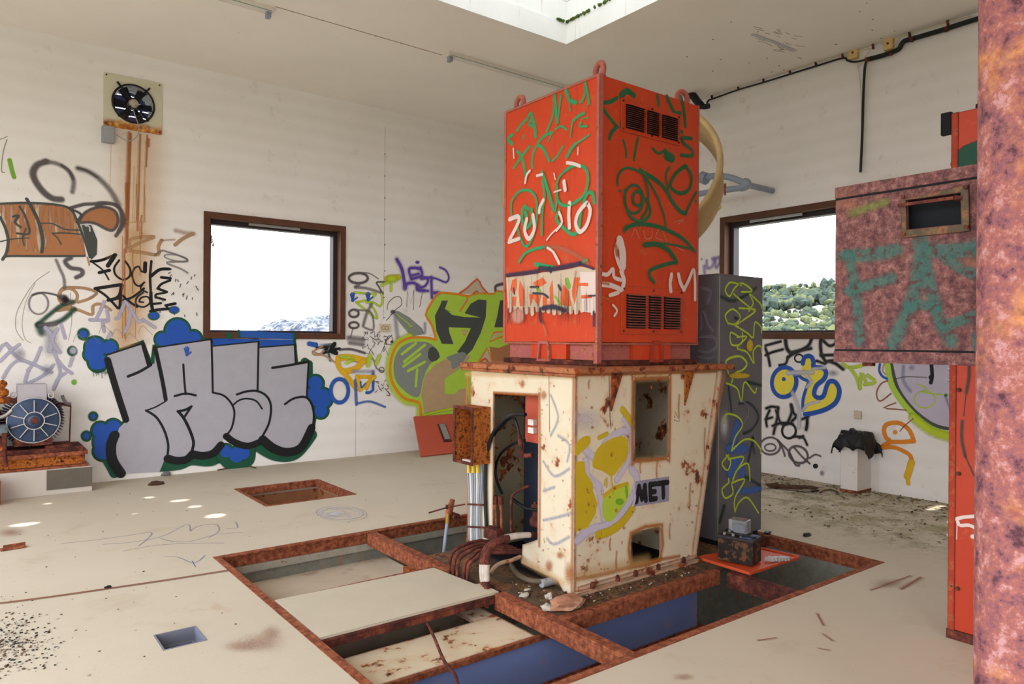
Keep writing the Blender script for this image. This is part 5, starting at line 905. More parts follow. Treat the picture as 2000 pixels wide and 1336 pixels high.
P.build(body, 'dark green looping tags on the right side')

# ================================================================== GREY CABINET
GX0, GX1, GY0 = 4.74, 5.352, 3.5
t = thing('grey_cabinet', (5.05, 3.8, 0), 'tall grey cabinet with lime green tags behind the machine', 'cabinet')
b = MB(); b.box(GX0, GY0, .03, GX1, 4.2, 2.14); gb = b.build('body', GREYCAB, t, bevel=.006)
b = MB(); b.box(GX0+.02, GY0+.01, -.012, 5.315, 4.19, .029); b.build('plinth', DARK, t)
b = MB(); b.box(GX0+.01, GY0-.006, .06, GX0+.02, GY0-.0005, 2.12); b.build('door_edge', METAL, t)
P = Paint('y', GY0); P.lim = (GX0+.02, GX1-.022)
P.dot('Y', 'gbw', 130, 740, 28, 90); P.st('Y', 'greyw', 14, [(60, 330), (90, 340), (95, 400)]); 
multi(P, 'Y', 'gbl', [(52, [(190, 740), (180, 790), (165, 850)]), (40, [(150, 850), (230, 850)]), (44, [(200, 900), (215, 970)]), (26, [(190, 1050), (250, 1045), (305, 1035)]), (60, [(180, 920), (160, 960)])])
multi(P, 'Y', 'gdk', [(16, [(110, 140), (180, 160), (280, 100)]), (14, [(200, 640), (250, 640), (290, 700), (260, 760), (220, 780)]), (18, [(265, 800), (240, 920)]), (22, [(130, 1120), (110, 1190)]), (14, [(230, 980), (300, 1020)]), (16, [(240, 540), (310, 555)]), (12, [(150, 560), (160, 640), (165, 680)]), (16, [(270, 870), (260, 800)]), (16, [(180, 240), (200, 250)])])
multi(P, 'Y', 'limes', [(9, [(210, 90), (160, 75), (135, 110), (155, 140), (180, 100), (215, 80), (260, 115), (210, 120)]), (9, [(175, 130), (215, 165), (275, 210)]), (9, [(320, 195), (250, 130), (265, 170), (245, 210)]), (9, [(150, 270), (135, 230), (170, 200), (205, 235), (180, 270), (150, 265)]), (9, [(200, 195), (275, 205), (220, 250), (180, 275)]), (9, [(180, 275), (235, 310), (265, 330), (275, 260), (325, 310)]), (9, [(200, 330), (160, 310), (165, 365), (210, 360), (215, 310)]), (9, [(190, 330), (235, 330), (190, 380), (235, 400), (265, 450)]), (9, [(325, 400), (290, 370), (265, 400), (270, 450)]), (11, [(150, 500), (140, 440), (200, 420), (235, 450), (220, 480), (180, 500), (165, 540)]), (9, [(140, 545), (190, 570), (210, 630), (225, 540), (270, 590), (280, 570)]), (9, [(130, 730), (140, 690), (190, 700), (215, 740), (180, 800), (165, 860)]), (9, [(165, 860), (220, 810), (270, 815), (310, 870)]), (9, [(150, 880), (120, 920), (145, 950), (160, 910), (140, 880)]), (9, [(150, 900), (220, 890), (190, 950), (170, 990)]), (9, [(150, 990), (150, 1010), (120, 1040), (135, 1080), (170, 1060), (165, 1020)]), (9, [(170, 1000), (190, 950), (240, 920), (250, 1000)]), (9, [(165, 1010), (225, 995), (180, 1080), (180, 1145)]), (9, [(180, 1145), (200, 1100), (240, 1080), (290, 1150)])])
multi(P, 'Y', 'greyw', [(4, [(185, 130), (200, 250), (210, 450), (208, 600)]), (4, [(300, 115), (250, 150), (210, 260)]), (6, [(170, 640), (200, 625), (240, 650), (240, 700), (215, 740)])]); P.dot('Y', 'mustard', 250, 370, 18, 34); P.dot('Y', 'mustard', 200, 510, 60, 16)
P.build(gb, 'lime green tags with blue patches')
P = Paint('x', GX0)
multi(P, 'Y', 'greyw', [(14, [(20, 290), (30, 210), (60, 280), (80, 300)]), (12, [(10, 330), (80, 330), (95, 370), (60, 400), (10, 395)]), (12, [(10, 420), (60, 430), (85, 420)]), (18, [(30, 100), (70, 120), (50, 170)])])
P.build(gb, 'faint grey scribbles on the cabinet side')

# ================================================================== RUSTY COLUMN, SWITCH BOX, RED CABINET (right foreground)
b = MB(); nn = 40
for q in range(1): b.tube([(2.945, .90, z*.2) for z in range(0, 25)], .14, 40)
t = b.build('steel_column', MAUVE); tag(t, 'thick round rust-mottled steel column in the right foreground', 'column')
t = thing('switch_box', (3.08, 1.32, 1.52), 'rusty steel box with a dark window hung beside the column', 'electrical box')
BX, BY0, BY1 = 2.98, 1.045, 1.60; BZ0 = on(1638, 706, 'x', BX).z; BZ1 = on(1632, 368, 'x', BX).z
b = MB(); b.plate([(BY0, BZ0), (BY1, BZ0), (BY1, BZ1), (BY0, BZ1)], [[(pt('K', *p_, 'x', BX).y, pt('K', *p_, 'x', BX).z) for p_ in ((572, 240), (930, 190), (935, 395), (578, 432))]], 'x', BX, BX+.012)
fr = b.build('front_plate', BOXRUST, t, bevel=.002)
b = MB(); b.box(BX+.0125, BY0, BZ0, 3.20, BY0+.01, BZ1); b.box(BX+.0125, BY1-.01, BZ0, 3.20, BY1, BZ1); b.box(BX+.0125, BY0+.01, BZ0, 3.20, BY1-.01, BZ0+.01); b.box(BX+.0125, BY0+.01, BZ1-.01, 3.20, BY1-.01, BZ1); b.box(3.19, BY0+.01, BZ0+.01, 3.20, BY1-.01, BZ1-.01); b.build('casing', BOXRUST, t)
b = MB(); b.box(BX-.006, BY0, BZ1-.045, BX-.0005, BY1+.002, BZ1+.002); b.build('lip', BOXRUST, t, bevel=.002); b = MB(); b.box(BX-.006, BY0, BZ0-.002, BX-.0005, BY1+.002, BZ0+.045); b.build('lip', BOXRUST, t, bevel=.002)
w_ = [pt('K', *p_, 'x', BX) for p_ in ((540, 235), (980, 135), (988, 440), (545, 485))]; wi = [pt('K', *p_, 'x', BX) for p_ in ((572, 240), (930, 190), (935, 395), (578, 432))]
b = MB(); b.plate([(v.y, v.z) for v in w_], [[(v.y, v.z) for v in wi]], 'x', BX-.012, BX-.001); wf = b.build('window_frame', paint('yellowed_window_frame', (92, 78, 58), .45, .01, .35, 9, .7, stops=DARKR), t, bevel=.003, label='yellowish rusted window frame')
b = MB(); b.box(BX+.05, min(v.y for v in wi)-.02, min(v.z for v in wi)-.02, BX+.06, max(v.y for v in wi)+.02, max(v.z for v in wi)+.02); b.build('dark_backing', plain('dark_hole_shade', (12, 14, 20), .8), t)  # dark sheet paints in the shade inside the open window hole
b = MB(); b.bar(pt('K', 515, 272, 'x', BX-.02), pt('K', 880, 222, 'x', BX-.02), .012, .012); b.bar(pt('K', 880, 222, 'x', BX-.02), pt('K', 930, 225, 'x', BX-.004), .02, .016); b.build('bent_visor', RUSTD, t)
for p_ in ((548, 215), (958, 155), (963, 412), (550, 460)): q = pt('K', *p_, 'x', BX-.012); b = MB(); b.cyl(q, q+Vector((-.008, 0, 0)), .008, seg=8); b.build('bolt', RUSTD, wf)
b = MB(); b.box(BX-.0018, BY0, BZ1-.053, BX-.0004, BY1, BZ1-.0455); b.build('seam', DARK, t); b = MB(); b.box(BX-.0018, BY0, BZ0+.0455, BX-.0004, BY1, BZ0+.053); b.build('seam', DARK, t)
b = MB(); q = pt('K', 320, 1300, 'x', BX+.03); b.box(BX+.02, q.y-.02, q.z-.012, BX+.05, q.y+.02, BZ0-.0005); b.build('latch', RUSTD, t)
b = MB(); b.box(2.95, 1.025, 1.75, 3.06, 1.044, 1.80); b.box(2.95, 1.025, 2.05, 3.06, 1.044, 2.10); b.build('mounting_bracket', RUSTD, t)
P = Paint('x', BX)
multi(P, 'K', 'wornteal', [(80, [(165, 600), (230, 600), (360, 590), (500, 565)]), (60, [(190, 600), (215, 700), (245, 900), (262, 1160)]), (64, [(190, 825), (330, 790), (470, 745)]), (80, [(660, 480), (660, 600), (640, 750), (600, 900), (530, 1060), (480, 1180)]), (70, [(690, 640), (720, 780), (760, 950), (800, 1060), (860, 1160)]), (60, [(560, 940), (650, 920), (760, 930)]), (90, [(720, 560), (860, 570), (1050, 540)]), (60, [(830, 620), (950, 700), (1050, 720)]), (60, [(800, 1050), (900, 1030), (1050, 980)]), (60, [(1030, 1130), (1040, 1200)]), (50, [(1040, 560), (1045, 620)])])
multi(P, 'K', 'mossg', [(50, [(220, 320), (330, 280), (430, 250)])])
P.build(fr, 'large worn teal letters FA')
RX = 4.28
t = thing('red_cabinet', (4.5, 1.3, 0), 'tall red-orange cabinet standing behind the rusty column', 'cabinet')
b = MB(); b.box(RX, .80, .05, 4.75, 1.645, 2.85); rb = b.build('body', REDCAB, t, bevel=.004)
b = MB(); b.box(RX-.006, .80, 0, 4.75, 1.655, .049); b.build('plinth', RUSTD, t)
b = MB(); b.box(RX-.006, 1.615, .05, RX-.0005, 1.648, 2.85); b.build('edge_angle', paint('pitted_edge', (180, 60, 32), .35, .01, .3, 14, .7, stops=DARKR), t)
for z in (.28, .9, 1.35, 1.9, 2.45): b = MB(); b.cyl((RX, 1.60, z), (RX-.012, 1.60, z), .011, seg=8); b.build('bolt', RUSTD, t)
for z in (.55, .62, 1.40, 1.46): b = MB(); b.cyl((RX+.03, 1.646, z), (RX+.03, 1.665, z), .012, seg=8); b.build('bolt', METAL, t)
b = MB(); b.box(RX-.01, 1.65, 2.74, RX+.02, 1.70, 2.86); b.build('corner_bracket', DARK, t)
b = MB(); b.cyl((RX+.05, 1.52, 2.85), (RX+.05, 1.52, 2.88), .03); b.build('cable_gland', BLACK, t); b = MB(); b.tube(smooth([(RX+.06, 1.48, 2.86), (RX+.06, 1.44, 2.93), (RX+.06, 1.36, 2.97), (RX+.06, 1.2, 2.95)], 5), .02, 10); b.build('cable', BLACK, t)
P = Paint('x', RX)
def f_(x, y): return (x, y)
VIEW['V'] = (1700, 180, 4.453)
P.fl('V', 'gdk', [(700, 650), (720, 560), (790, 480), (850, 450), (900, 430), (960, 430), (960, 640), (820, 660)], 3); P.fl('V', 'dkgreen', [(720, 640), (740, 560), (800, 490), (900, 440), (990, 430), (990, 640), (820, 655)], 3)
multi(P, 'L', 'gdk', [(11, [(106, 60), (108, 110), (96, 180)]), (4, [(94, 190), (86, 270)]), (11, [(80, 290), (78, 360), (92, 430)]), (6, [(92, 430), (110, 470), (128, 508)])]); multi(P, 'L', 'cwhite', [(12, [(55, 680), (90, 672), (146, 668)]), (12, [(62, 690), (72, 705), (110, 705), (145, 725)]), (16, [(122, 750), (145, 748)]), (3, [(60, 690), (58, 760)])])
P.build(rb, 'green smear and small pale marks')

# ================================================================== TRAY, BATTERY, RELAY
c4 = [on(x, y, 'z', .012) for x, y in ((1363, 1090), (1465, 1121), (1562, 1089), (1478, 1070))]
b = MB(); lo = [v-Vector((0, 0, .010)) for v in c4]; b.add(c4+lo, [(0, 1, 2, 3), (4, 5, 6, 7), (0, 1, 5, 4), (1, 2, 6, 5), (2, 3, 7, 6), (3, 0, 4, 7)])
for i in range(4): b.bar(c4[i]+Vector((0, 0, .006)), c4[(i+1) % 4]+Vector((0, 0, .006)), .012, .014)
tag(b.build('orange_tray', paint('orange_tray_paint', (214, 82, 44), .1, .006, .1, 6, .5, stops=REDR)), 'flat orange steel tray over the pit carrying the black battery', 'tray')
A_, B_, C_ = [on(x, y, 'z', .02) for x, y in ((1401, 1093), (1470, 1107), (1497, 1101))]
ux = (B_-A_); uy = (C_-B_); uy = (uy-ux.normalized()*uy.dot(ux.normalized())); uy = uy.normalized()*.17; cc = (A_+B_)/2+uy/2
t = thing('battery', (cc.x, cc.y, .02), 'old dark battery on the orange tray beside the machine', 'battery')
b = MB(); b.obox(cc+Vector((0, 0, .08)), ux/2, uy/2, (0, 0, .08)); b.build('case', paint('black_dusty_case', (34, 26, 24), .4, .006, .3, 12, .7, stops=DARKR), t, bevel=.006)
b = MB(); b.obox(cc+Vector((0, 0, .172)), ux/2*1.02, uy/2*1.03, (0, 0, .011)); b.build('lid', plain('dark_lid', (48, 44, 46), .5), t, bevel=.004)
b = MB(); b.obox(cc+ux*.28+Vector((0, 0, .186)), ux*.15, uy*.40, (0, 0, .002)); b.build('sticker', plain('blue_white_sticker', (96, 124, 168), .4, 0, .5, 14), t, label='blue and white sticker')
for k in (-.35, -.1, .12): b = MB(); b.cyl(cc+ux*k-uy*.3+Vector((0, 0, .183)), cc+ux*k-uy*.3+Vector((0, 0, .20)), .011); b.build('terminal_post', METAL, t)
b = MB(); p_ = [cc-ux*.45+uy*.2+Vector((0, 0, .19)), cc-ux*.3+Vector((0, 0, .215)), cc-uy*.3+Vector((0, 0, .195)), cc+ux*.25-uy*.35+Vector((0, 0, .20)), cc+ux*.5-uy*.1+Vector((0, 0, .19))]; b.tube(smooth(p_, 5), .006, 8); b.build('cable', BLACK, t)
rc = cc+ux*-.02+uy*.12+Vector((0, 0, .186))
t = thing('relay', rc, 'smoked clear plastic relay standing on the battery', 'relay')
b = MB(); b.obox(rc+Vector((0, 0, .008)), ux.normalized()*.075, uy.normalized()*.055, (0, 0, .007)); b.build('socket', plain('brown_base', (70, 56, 50), .6), t)
b = MB(); b.obox(rc+Vector((0, 0, .062)), ux.normalized()*.066, uy.normalized()*.048, (0, 0, .046)); b.build('cover', CLEAR, t, bevel=.004)
b = MB(); b.obox(rc+Vector((0, 0, .045)), ux.normalized()*.04, uy.normalized()*.025, (0, 0, .028)); b.build('coil', plain('coil_grey', (120, 120, 128), .5), t)
b = MB(); q = on(1508, 1094, 'z', .022)
for k in range(6): b.obox(q+Vector((.02*k-.03, -.012*k, .012+.004*(k % 2))), (.009, .003, 0), (-.015, .03, 0), (0, 0, .012))
tag(b.build('contactor', METAL), 'small finned metal part lying on the orange tray', 'metal part')

# ================================================================== EXHAUST FAN
t = thing('exhaust_fan', (FAN[0], 9.08, 3.95), 'square wall exhaust fan with round wire guard and rusty lower edge', 'fan')
fx, fz, fr_ = FAN
b = MB(); b.plate(rrect(fx-.295, fz-.295, fx+.295, fz+.295, .012), [circ(fx, fz, .215)], 'y', 9.082, 9.099)
n = N('fan_plate_rusting'); c = n.mix(n.noise(5, 5), lin((206, 202, 180)), lin((188, 184, 160))); s_ = n.n('SeparateXYZ'); n.l(n.co, s_.inputs[0])
low = n.math('SUBTRACT', 1, n.step(n.math('ADD', s_.outputs[2], n.math('MULTIPLY', n.noise(9, 6, .7), .12), False), .10, .17)); c = n.mix(low, c, rustcol(n, [(.35, lin((84, 44, 24))), (.5, lin((176, 104, 40))), (.65, lin((214, 168, 90)))], 16)); FPM = n.out(c, .7)
fpz = b.build('mounting_plate', FPM, t, loc=(fx, 9.09, 3.95)); fpz.location = (0, .01, 0)
b = MB(); b.tube([(fx+.212*math.cos(q*math.pi/20), 9.075, fz+.212*math.sin(q*math.pi/20)) for q in range(40)], .011, 8, closed=True); b.build('ring', BLACK, t)
b = MB()
for k in range(11):
    r_ = .06+k*.0142; b.tube([(fx+r_*math.cos(q*math.pi/16), 9.055+.012*(k/11), fz+r_*math.sin(q*math.pi/16)) for q in range(32)], .0028, 5, closed=True)
for k in range(4):
    a_ = math.radians(45+90*k); b.tube([(fx+.04*math.cos(a_), 9.05, fz+.04*math.sin(a_)), (fx+.2*math.cos(a_), 9.062, fz+.2*math.sin(a_))], .004, 6)
b.build('wire_guard', plain('dark_wire', (36, 38, 52), .5), t)
for a_ in (52, 128, 228, 312):
    a1 = math.radians(a_); b = MB(); b.bar((fx+.05*math.cos(a1), 9.045, fz+.05*math.sin(a1)), (fx+(.27 if a_ < 180 else .23)*math.cos(a1), 9.07, fz+(.27 if a_ < 180 else .23)*math.sin(a1)), .018, .012, (0, 1, 0)); b.build('guard_arm', DARK, t)
b = MB()
for k in range(7): z_ = fz-.25+k*.078; b.obox((fx, 9.42, z_), (.27, 0, 0), (0, .03, -.022), (0, .003, .004))
b.box(fx-.28, 9.385, fz-.29, fx-.272, 9.46, fz+.29); b.box(fx+.272, 9.385, fz-.29, fx+.28, 9.46, fz+.29); b.build('dimming_slats', plain('blue_grey_dimming_slats', (70, 74, 120), .5), t)  # slats added outside to dim the bright sky seen through the fan
b = MB(); b.lathe((fx, 9.03, fz), (0, 1, 0), [(0, 0), (.035, 0), (.045, .012), (.052, .03), (.055, .12), (0, .12)], 20); hb = b.build('motor_hub', paint('hub_rusting', (196, 186, 170), .5, 0, .3, 26, .7), t)
for k in range(6):
    a1 = math.radians(30+60*k+30); rad = Vector((math.cos(a1), 0, math.sin(a1))); tn = Vector((-math.sin(a1), 0, math.cos(a1))); c0 = Vector((fx, 9.15, fz))
    b = MB(); w0, w1_ = .028, .045; q = [c0+rad*.05-tn*w0+Vector((0, -.015, 0)), c0+rad*.05+tn*w0+Vector((0, .015, 0)), c0+rad*.20+tn*w1_+Vector((0, .03, 0)), c0+rad*.205+Vector((0, 0, 0)), c0+rad*.20-tn*w1_+Vector((0, -.03, 0))]
    b.add(q+[v+Vector((0, .004, 0)) for v in q], [(0, 1, 2, 3, 4), (5, 6, 7, 8, 9), (0, 1, 6, 5), (1, 2, 7, 6), (2, 3, 8, 7), (3, 4, 9, 8), (4, 0, 5, 9)]); b.build('blade', DARK, t)
b = MB(); p_ = [(x, y) for x, y in ((1040, 455), (1062, 520), (1085, 590), (1078, 650), (1045, 690), (1000, 700), (950, 680), (905, 650))]; b.tube(smooth([pt('A', x, y, 'y', 9.035) for x, y in p_], 5), .005, 8); b.build('cable', GREYBOX, t)
for dx, dz in ((-.27, .27), (.27, .27), (-.27, -.27), (.27, -.27)): b = MB(); b.cyl((fx+dx, 9.082, fz+dz), (fx+dx, 9.074, fz+dz), .009, seg=8); b.build('screw', RUSTD, t)
b = MB(); a_, c_ = pt('A', 792, 585, 'y', 9.09), pt('A', 885, 728, 'y', 9.09); b.box(a_.x, 9.02, c_.z, c_.x, 9.099, a_.z); jb = b.build('junction_box', GREYBOX, bevel=.006); tag(jb, 'grey junction box below the left corner of the fan', 'junction box')
b = MB(); b.box(c_.x-.03, 9.05, c_.z+.02, c_.x-.02, 9.06, c_.z+.03); 

# ================================================================== WALL AND CEILING FITTINGS
for k, (vw, xa, ya, xb, yb, axn, val, lab) in enumerate((('C', 1095, 767, 1153, 815, 'y', YB, 'yellowed double wall socket to the left of the green graffiti piece'), ('X', 778, 600, 828, 662, 'x', XR, 'empty socket plate on the right wall above the black rag'))):
    a_, c_ = pt(vw, xa, ya, axn, val), pt(vw, xb, yb, axn, val)
    b = MB()
    if axn == 'y': b.box(a_.x, val-.03, c_.z, c_.x, val-.001, a_.z)
    else: b.box(val-.025, c_.y, c_.z, val-.001, a_.y, a_.z)
    t = b.build('wall_socket', OLDPL if k == 0 else plain('worn_socket', (206, 190, 170), .6), bevel=.004); tag(t, lab, 'socket')
    if k == 0:
        for f in (.33, .68):
            x = a_.x+(c_.x-a_.x)*f; z = (a_.z+c_.z)/2; b = MB(); b.tube([(x+.026*math.cos(q*math.pi/10), val-.031, z+.026*math.sin(q*math.pi/10)) for q in range(20)], .004, 6, closed=True); b.build('outlet', plain('tan_outlet_ring', (150, 132, 100), .6), t)  # rings in a darker tan than the socket plate
def zc(x, y): return on(x, y, 'z', ZC)
for (xa, xb, yy, lab) in ((4.33, 6.35, 6.84, 'long white fluorescent light fitting on the ceiling left of the orange cabinet'), (.9, 2.43, 7.02, 'white fluorescent light fitting on the ceiling at the top left of the photo')):
    t = thing('ceiling_light', ((xa+xb)/2, yy, ZC-.06), lab, 'light')
    b = MB(); b.box(xa, yy-.05, ZC-.045, xb, yy+.05, ZC-.001); b.build('housing', WHITE, t, bevel=.003)
    b = MB(); b.box(xa+.02, yy-.052, ZC-.047, xb-.02, yy-.0505, ZC-.040); b.build('seam', plain('teal_seam', (120, 150, 146), .6), t)
    for x in (xa+.04, xb-.04): b = MB(); b.box(x-.02, yy-.03, ZC-.10, x+.02, yy+.03, ZC-.046); b.build('lamp_holder', GREYPIPE, t)
b = MB(); b.box(2.43, 6.94, ZC-.003, 4.33, 6.952, ZC-.0005)
for k in range(6): b.box(2.6+k*.3, 6.938, ZC-.006, 2.615+k*.3, 6.954, ZC-.003)
b.build('trim_3', plain('stained_joint', (176, 150, 130), .8), kind='structure')
t = thing('cable_run', (7.8, 4.4, 4.6), 'long black cable clipped along the top of the right wall', 'cable')
VIEW['U'] = (1340, 0, 3.03); XC = 7.80
def cab(name, pts, r, mat, par, n=5): b = MB(); b.tube(smooth([pt('U', x, y, 'x', XC) for x, y in pts], n), r, 8); return b.build(name, mat, par)
cab('thin_run', [(122, 612), (135, 592), (165, 582), (305, 532), (455, 488), (610, 440), (765, 392), (925, 344), (955, 358), (1000, 366), (1075, 350)], .011, BLACK, t)
cab('thick_run', [(1070, 352), (1140, 335), (1215, 311), (1258, 290), (1275, 262), (1295, 242), (1340, 229), (1440, 200), (1540, 170), (1690, 122), (1900, 60)], .026, BLACK, t)
cab('drop', [(1072, 350), (1058, 400), (1050, 540), (1042, 800), (1032, 1020)], .014, BLACK, t)
for x, y in ((150, 560), (307, 515), (456, 470), (613, 422), (767, 375), (925, 328), (1105, 270), (1322, 205), (1548, 135)):
    b = MB(); a_ = pt('U', x, y-14, 'x', XC); c_ = pt('U', x+3, y+20, 'x', XC); b.bar(a_, c_, .02, .02, (1, 0, 0)); b.build('clip', RUSTD, t)
for x, y in ((1072, 350), (1213, 312), (1337, 232), (1540, 172)): b = MB(); a_ = pt('U', x, y-10, 'x', XC-.02); c_ = pt('U', x, y+14, 'x', XC-.02); b.bar(a_, c_, .03, .03, (1, 0, 0)); b.build('clip', RUSTD, t)
t = thing('pale_wires', (7.83, 4.4, 4.7), 'pair of thin cream wires running above the black wall cable', 'wires')
cab('wire', [(40, 598), (305, 512), (610, 418), (925, 325), (1100, 285)], .006, OLDPL, t); cab('wire', [(40, 590), (400, 475), (900, 322), (1100, 262), (1150, 250), (1185, 285), (1240, 255), (1260, 225), (1330, 195), (1690, 92)], .006, OLDPL, t)
cab('wire', [(1004, 350), (1022, 420), (1035, 560), (1038, 800)], .004, OLDPL, t); cab('wire', [(1100, 285), (1050, 350), (1022, 400)], .004, OLDPL, t)
for (x0_, y0_, x1_, y1_, lab) in ((975, 292, 1028, 345, 'yellow junction box on the right wall, the one nearer the corner'), (1182, 240, 1236, 292, 'yellow junction box on the right wall, the one further from the corner')):
    a_, c_ = pt('U', x0_, y0_, 'x', XR), pt('U', x1_, y1_, 'x', XR); b = MB(); b.box(XR-.06, c_.y, c_.z, XR-.001, a_.y, a_.z); t = b.build('junction_box', CREAMPL, bevel=.008); tag(t, lab, 'junction box')
    b = MB(); b.cyl((XR-.06, (a_.y+c_.y)/2, (a_.z+c_.z)/2), (XR-.066, (a_.y+c_.y)/2, (a_.z+c_.z)/2), .012); b.build('screw', RUSTD, t)
t = thing('cable_hose', (7.6, 6.2, 4.6), 'thick black hose hanging under the ceiling behind the orange cabinet', 'hose')
b = MB(); b.tube(smooth([on(x, y, 'x', 7.55) for x, y in ((1300, 168), (1330, 176), (1352, 186), (1362, 198), (1372, 208), (1384, 207))], 5), [.055]*11+[.05]*9+[.035]*6, 12); b.build('hose', BLACK, t)
b = MB(); b.tube([on(1303, 180, 'x', 7.5)+Vector((0, .10*math.cos(q*math.pi/8), .09*math.sin(q*math.pi/8))) for q in range(16)], .02, 8, closed=True); b.build('coil', BLACK, t)
for x, y in ((1305, 165), (1353, 180)): q = on(x, y, 'x', 7.55); b = MB(); b.bar(q, Vector((q.x, q.y, ZC-.002)), .015, .015, (1, 0, 0)); b.build('hanger', RUSTD, t)
# round duct rim behind the cabinet
D_ = 6.9; cc = CAM+ray(1188, 338)/F*D_; los = (cc-CAM).normalized(); upv = (cU-los*cU.dot(los)).normalized(); rtv = los.cross(upv)
tl = math.radians(47); ro = math.radians(14); mn = upv*math.cos(ro)-rtv*math.sin(ro); ax_ = (-los*math.cos(tl)+mn*math.sin(tl)).normalized(); R_ = 214/F*D_
t = thing('duct_ring', cc, 'large round tan duct rim half hidden behind the orange cabinet', 'duct')
b = MB(); b.lathe(cc, ax_, [(R_, -.30), (R_, .02), (R_-.02, .02), (R_-.02, -.30), (R_, -.30)], 64); b.build('rim', TAN, t)
b = MB(); b.lathe(cc, ax_, [(R_+.012, .0), (R_+.012, .025), (R_-.045, .025), (R_-.045, .0)], 64); b.build('flange', TAN, t)
q = cc-mn*R_*math.cos(tl)*.0+Vector((0, 0, -.4)); b = MB(); b.bar(cc-mn*R_*.6-los*.3-rtv*.6, cc-mn*R_*.6-los*.3+rtv*.6, .05, .05); b.build('cross_bar', RUSTD, t); b = MB(); b.cyl(Vector((cc.x, cc.y, -1.149)), cc, .04); b.build('post', RUSTD, t)
t = thing('grey_pipes', on(1400, 358, 'x', 7.3), 'grey plastic pipe loop sticking out behind the orange cabinet', 'pipe')
XP = 7.3
b = MB(); b.tube(smooth([pt('U', x, y, 'x', XP) for x, y in ((60, 1068), (120, 1048), (180, 1042), (250, 1048), (320, 1072), (352, 1090))], 6), .038, 14); b.build('pipe', GREYPIPE, t)
b = MB(); b.tube(smooth([pt('U', x, y, 'x', XP) for x, y in ((345, 1075), (362, 1085), (355, 1102), (325, 1112))], 4), .048, 14); b.build('elbow', GREYPIPE, t)
b = MB(); b.tube([pt('U', x, y, 'x', XP) for x, y in ((330, 1112), (200, 1128), (60, 1150))], .036, 14); b.build('pipe', GREYPIPE, t)
q = pt('U', 98, 1060, 'x', XP); b = MB(); b.cyl(q+Vector((0, .02, .03)), q+Vector((0, -.06, -.01)), .075, seg=10); b.build('collar', GREYPIPE, t)
q = pt('U', 228, 1120, 'x', XP-.04); b = MB(); b.box(q.x, q.y-.012, q.z-.07, q.x+.012, q.y+.012, q.z+.07); b.build('clamp', RUSTR, t)
b = MB(); b.cyl(pt('U', 352, 1092, 'x', XP), pt('U', 352, 1092, 'x', XP)+Vector((.55, 0, 0)), .036); b.build('wall_stub', GREYPIPE, t)

# ================================================================== RIGHT WALL STUB AND RAG
t = thing('duct_stub', (7.66, 3.88, 0), 'short white boxed duct standing against the right wall', 'duct')
b = MB(); b.box(7.56, 3.795, 0, 7.848, 3.985, .62); b.build('casing', paint('stub_white', (224, 218, 214), .12, .006, .05, 9, .7), t, bevel=.004)
b = MB(); band(b, 7.555, 3.79, 7.848, 3.99, .001, .03, .006); b.build('rusty_foot', RUSTR, t)
t = b = MB()
def rag():
    bm = bmesh.new(); bmesh.ops.create_grid(bm, x_segments=34, y_segments=34, size=1)
    vs = []
    for v in bm.verts:
        x, y = v.co.x, v.co.y; r = max(abs(x), abs(y)); ang = math.atan2(y, x); edge = 1+.25*noise.noise(Vector((math.cos(ang)*1.5, math.sin(ang)*1.5, 4)))
        X = x*.22*edge; Y = y*.24*edge; over = max(0, max(abs(X)-.12, abs(Y)-.11)); z = .645-over*1.9+.03*noise.noise(Vector((X*14, Y*14, 1)))+.02*noise.noise(Vector((X*34, Y*34, 2)))
        X2 = max(-.16, min(.13, X))+.03*noise.noise(Vector((X*12, Y*12, 7))); Y2 = Y*(1-over*1.1)+.02*noise.noise(Vector((X*12, Y*12, 9))); vs.append((7.68+X2, 3.87+Y2, z))
    b.smooth = True; b.add(vs, [[w.index for w in f.verts] for f in bm.faces]); bm.free()
rag(); o = b.build('black_rag', plain('black_crumpled_plastic', (30, 29, 31), .5, 0, .3, 20)); md = o.modifiers.new('thick', 'SOLIDIFY'); md.thickness = .008
tag(o, 'crumpled black rag draped over the white duct stub', 'rag')

# ================================================================== LEANING RED PANEL
TL, TR = on(807, 815, 'y', 8.99), on(900, 809, 'y', 8.99); BL = on(821, 893, 'z', .003); BR = BL+Vector((TR.x-TL.x, 0, 0))
t = thing('red_steel_sheet', (5.4, 8.6, 0), 'faded red steel panel leaning on the back wall left of the machine', 'panel')
nrm = (TR-TL).cross(BL-TL).normalized()*.02; nrm = nrm if nrm.y < 0 else -nrm
b = MB(); q = [TL, TR, BR, BL]; b.add(q+[v+nrm for v in q], [(0, 1, 2, 3), (4, 5, 6, 7), (0, 1, 5, 4), (1, 2, 6, 5), (2, 3, 7, 6), (3, 0, 4, 7)]); b.build('sheet', REDP, t, bevel=.003)
def onp(u, v, d=0): p = TL+(TR-TL)*u+(BL-TL)*v; return p+nrm.normalized()*d
b = MB(); q = [onp(.44, .25, .03), onp(.60, .25, .03), onp(.66, .72, .03), onp(.50, .72, .03)]; b.add(q+[v-nrm.normalized()*.009 for v in q], [(0, 1, 2, 3), (4, 5, 6, 7), (0, 1, 5, 4), (1, 2, 6, 5), (2, 3, 7, 6), (3, 0, 4, 7)]); b.build('backing', RUSTD, t)
b = MB(); q = [onp(.47, .27, .045), onp(.58, .27, .045), onp(.63, .66, .045), onp(.52, .66, .045)]; b.add(q+[v-nrm.normalized()*.014 for v in q], [(0, 1, 2, 3), (4, 5, 6, 7), (0, 1, 5, 4), (1, 2, 6, 5), (2, 3, 7, 6), (3, 0, 4, 7)]); b.build('handle_plate', METAL, t, label='pale metal handle plate')

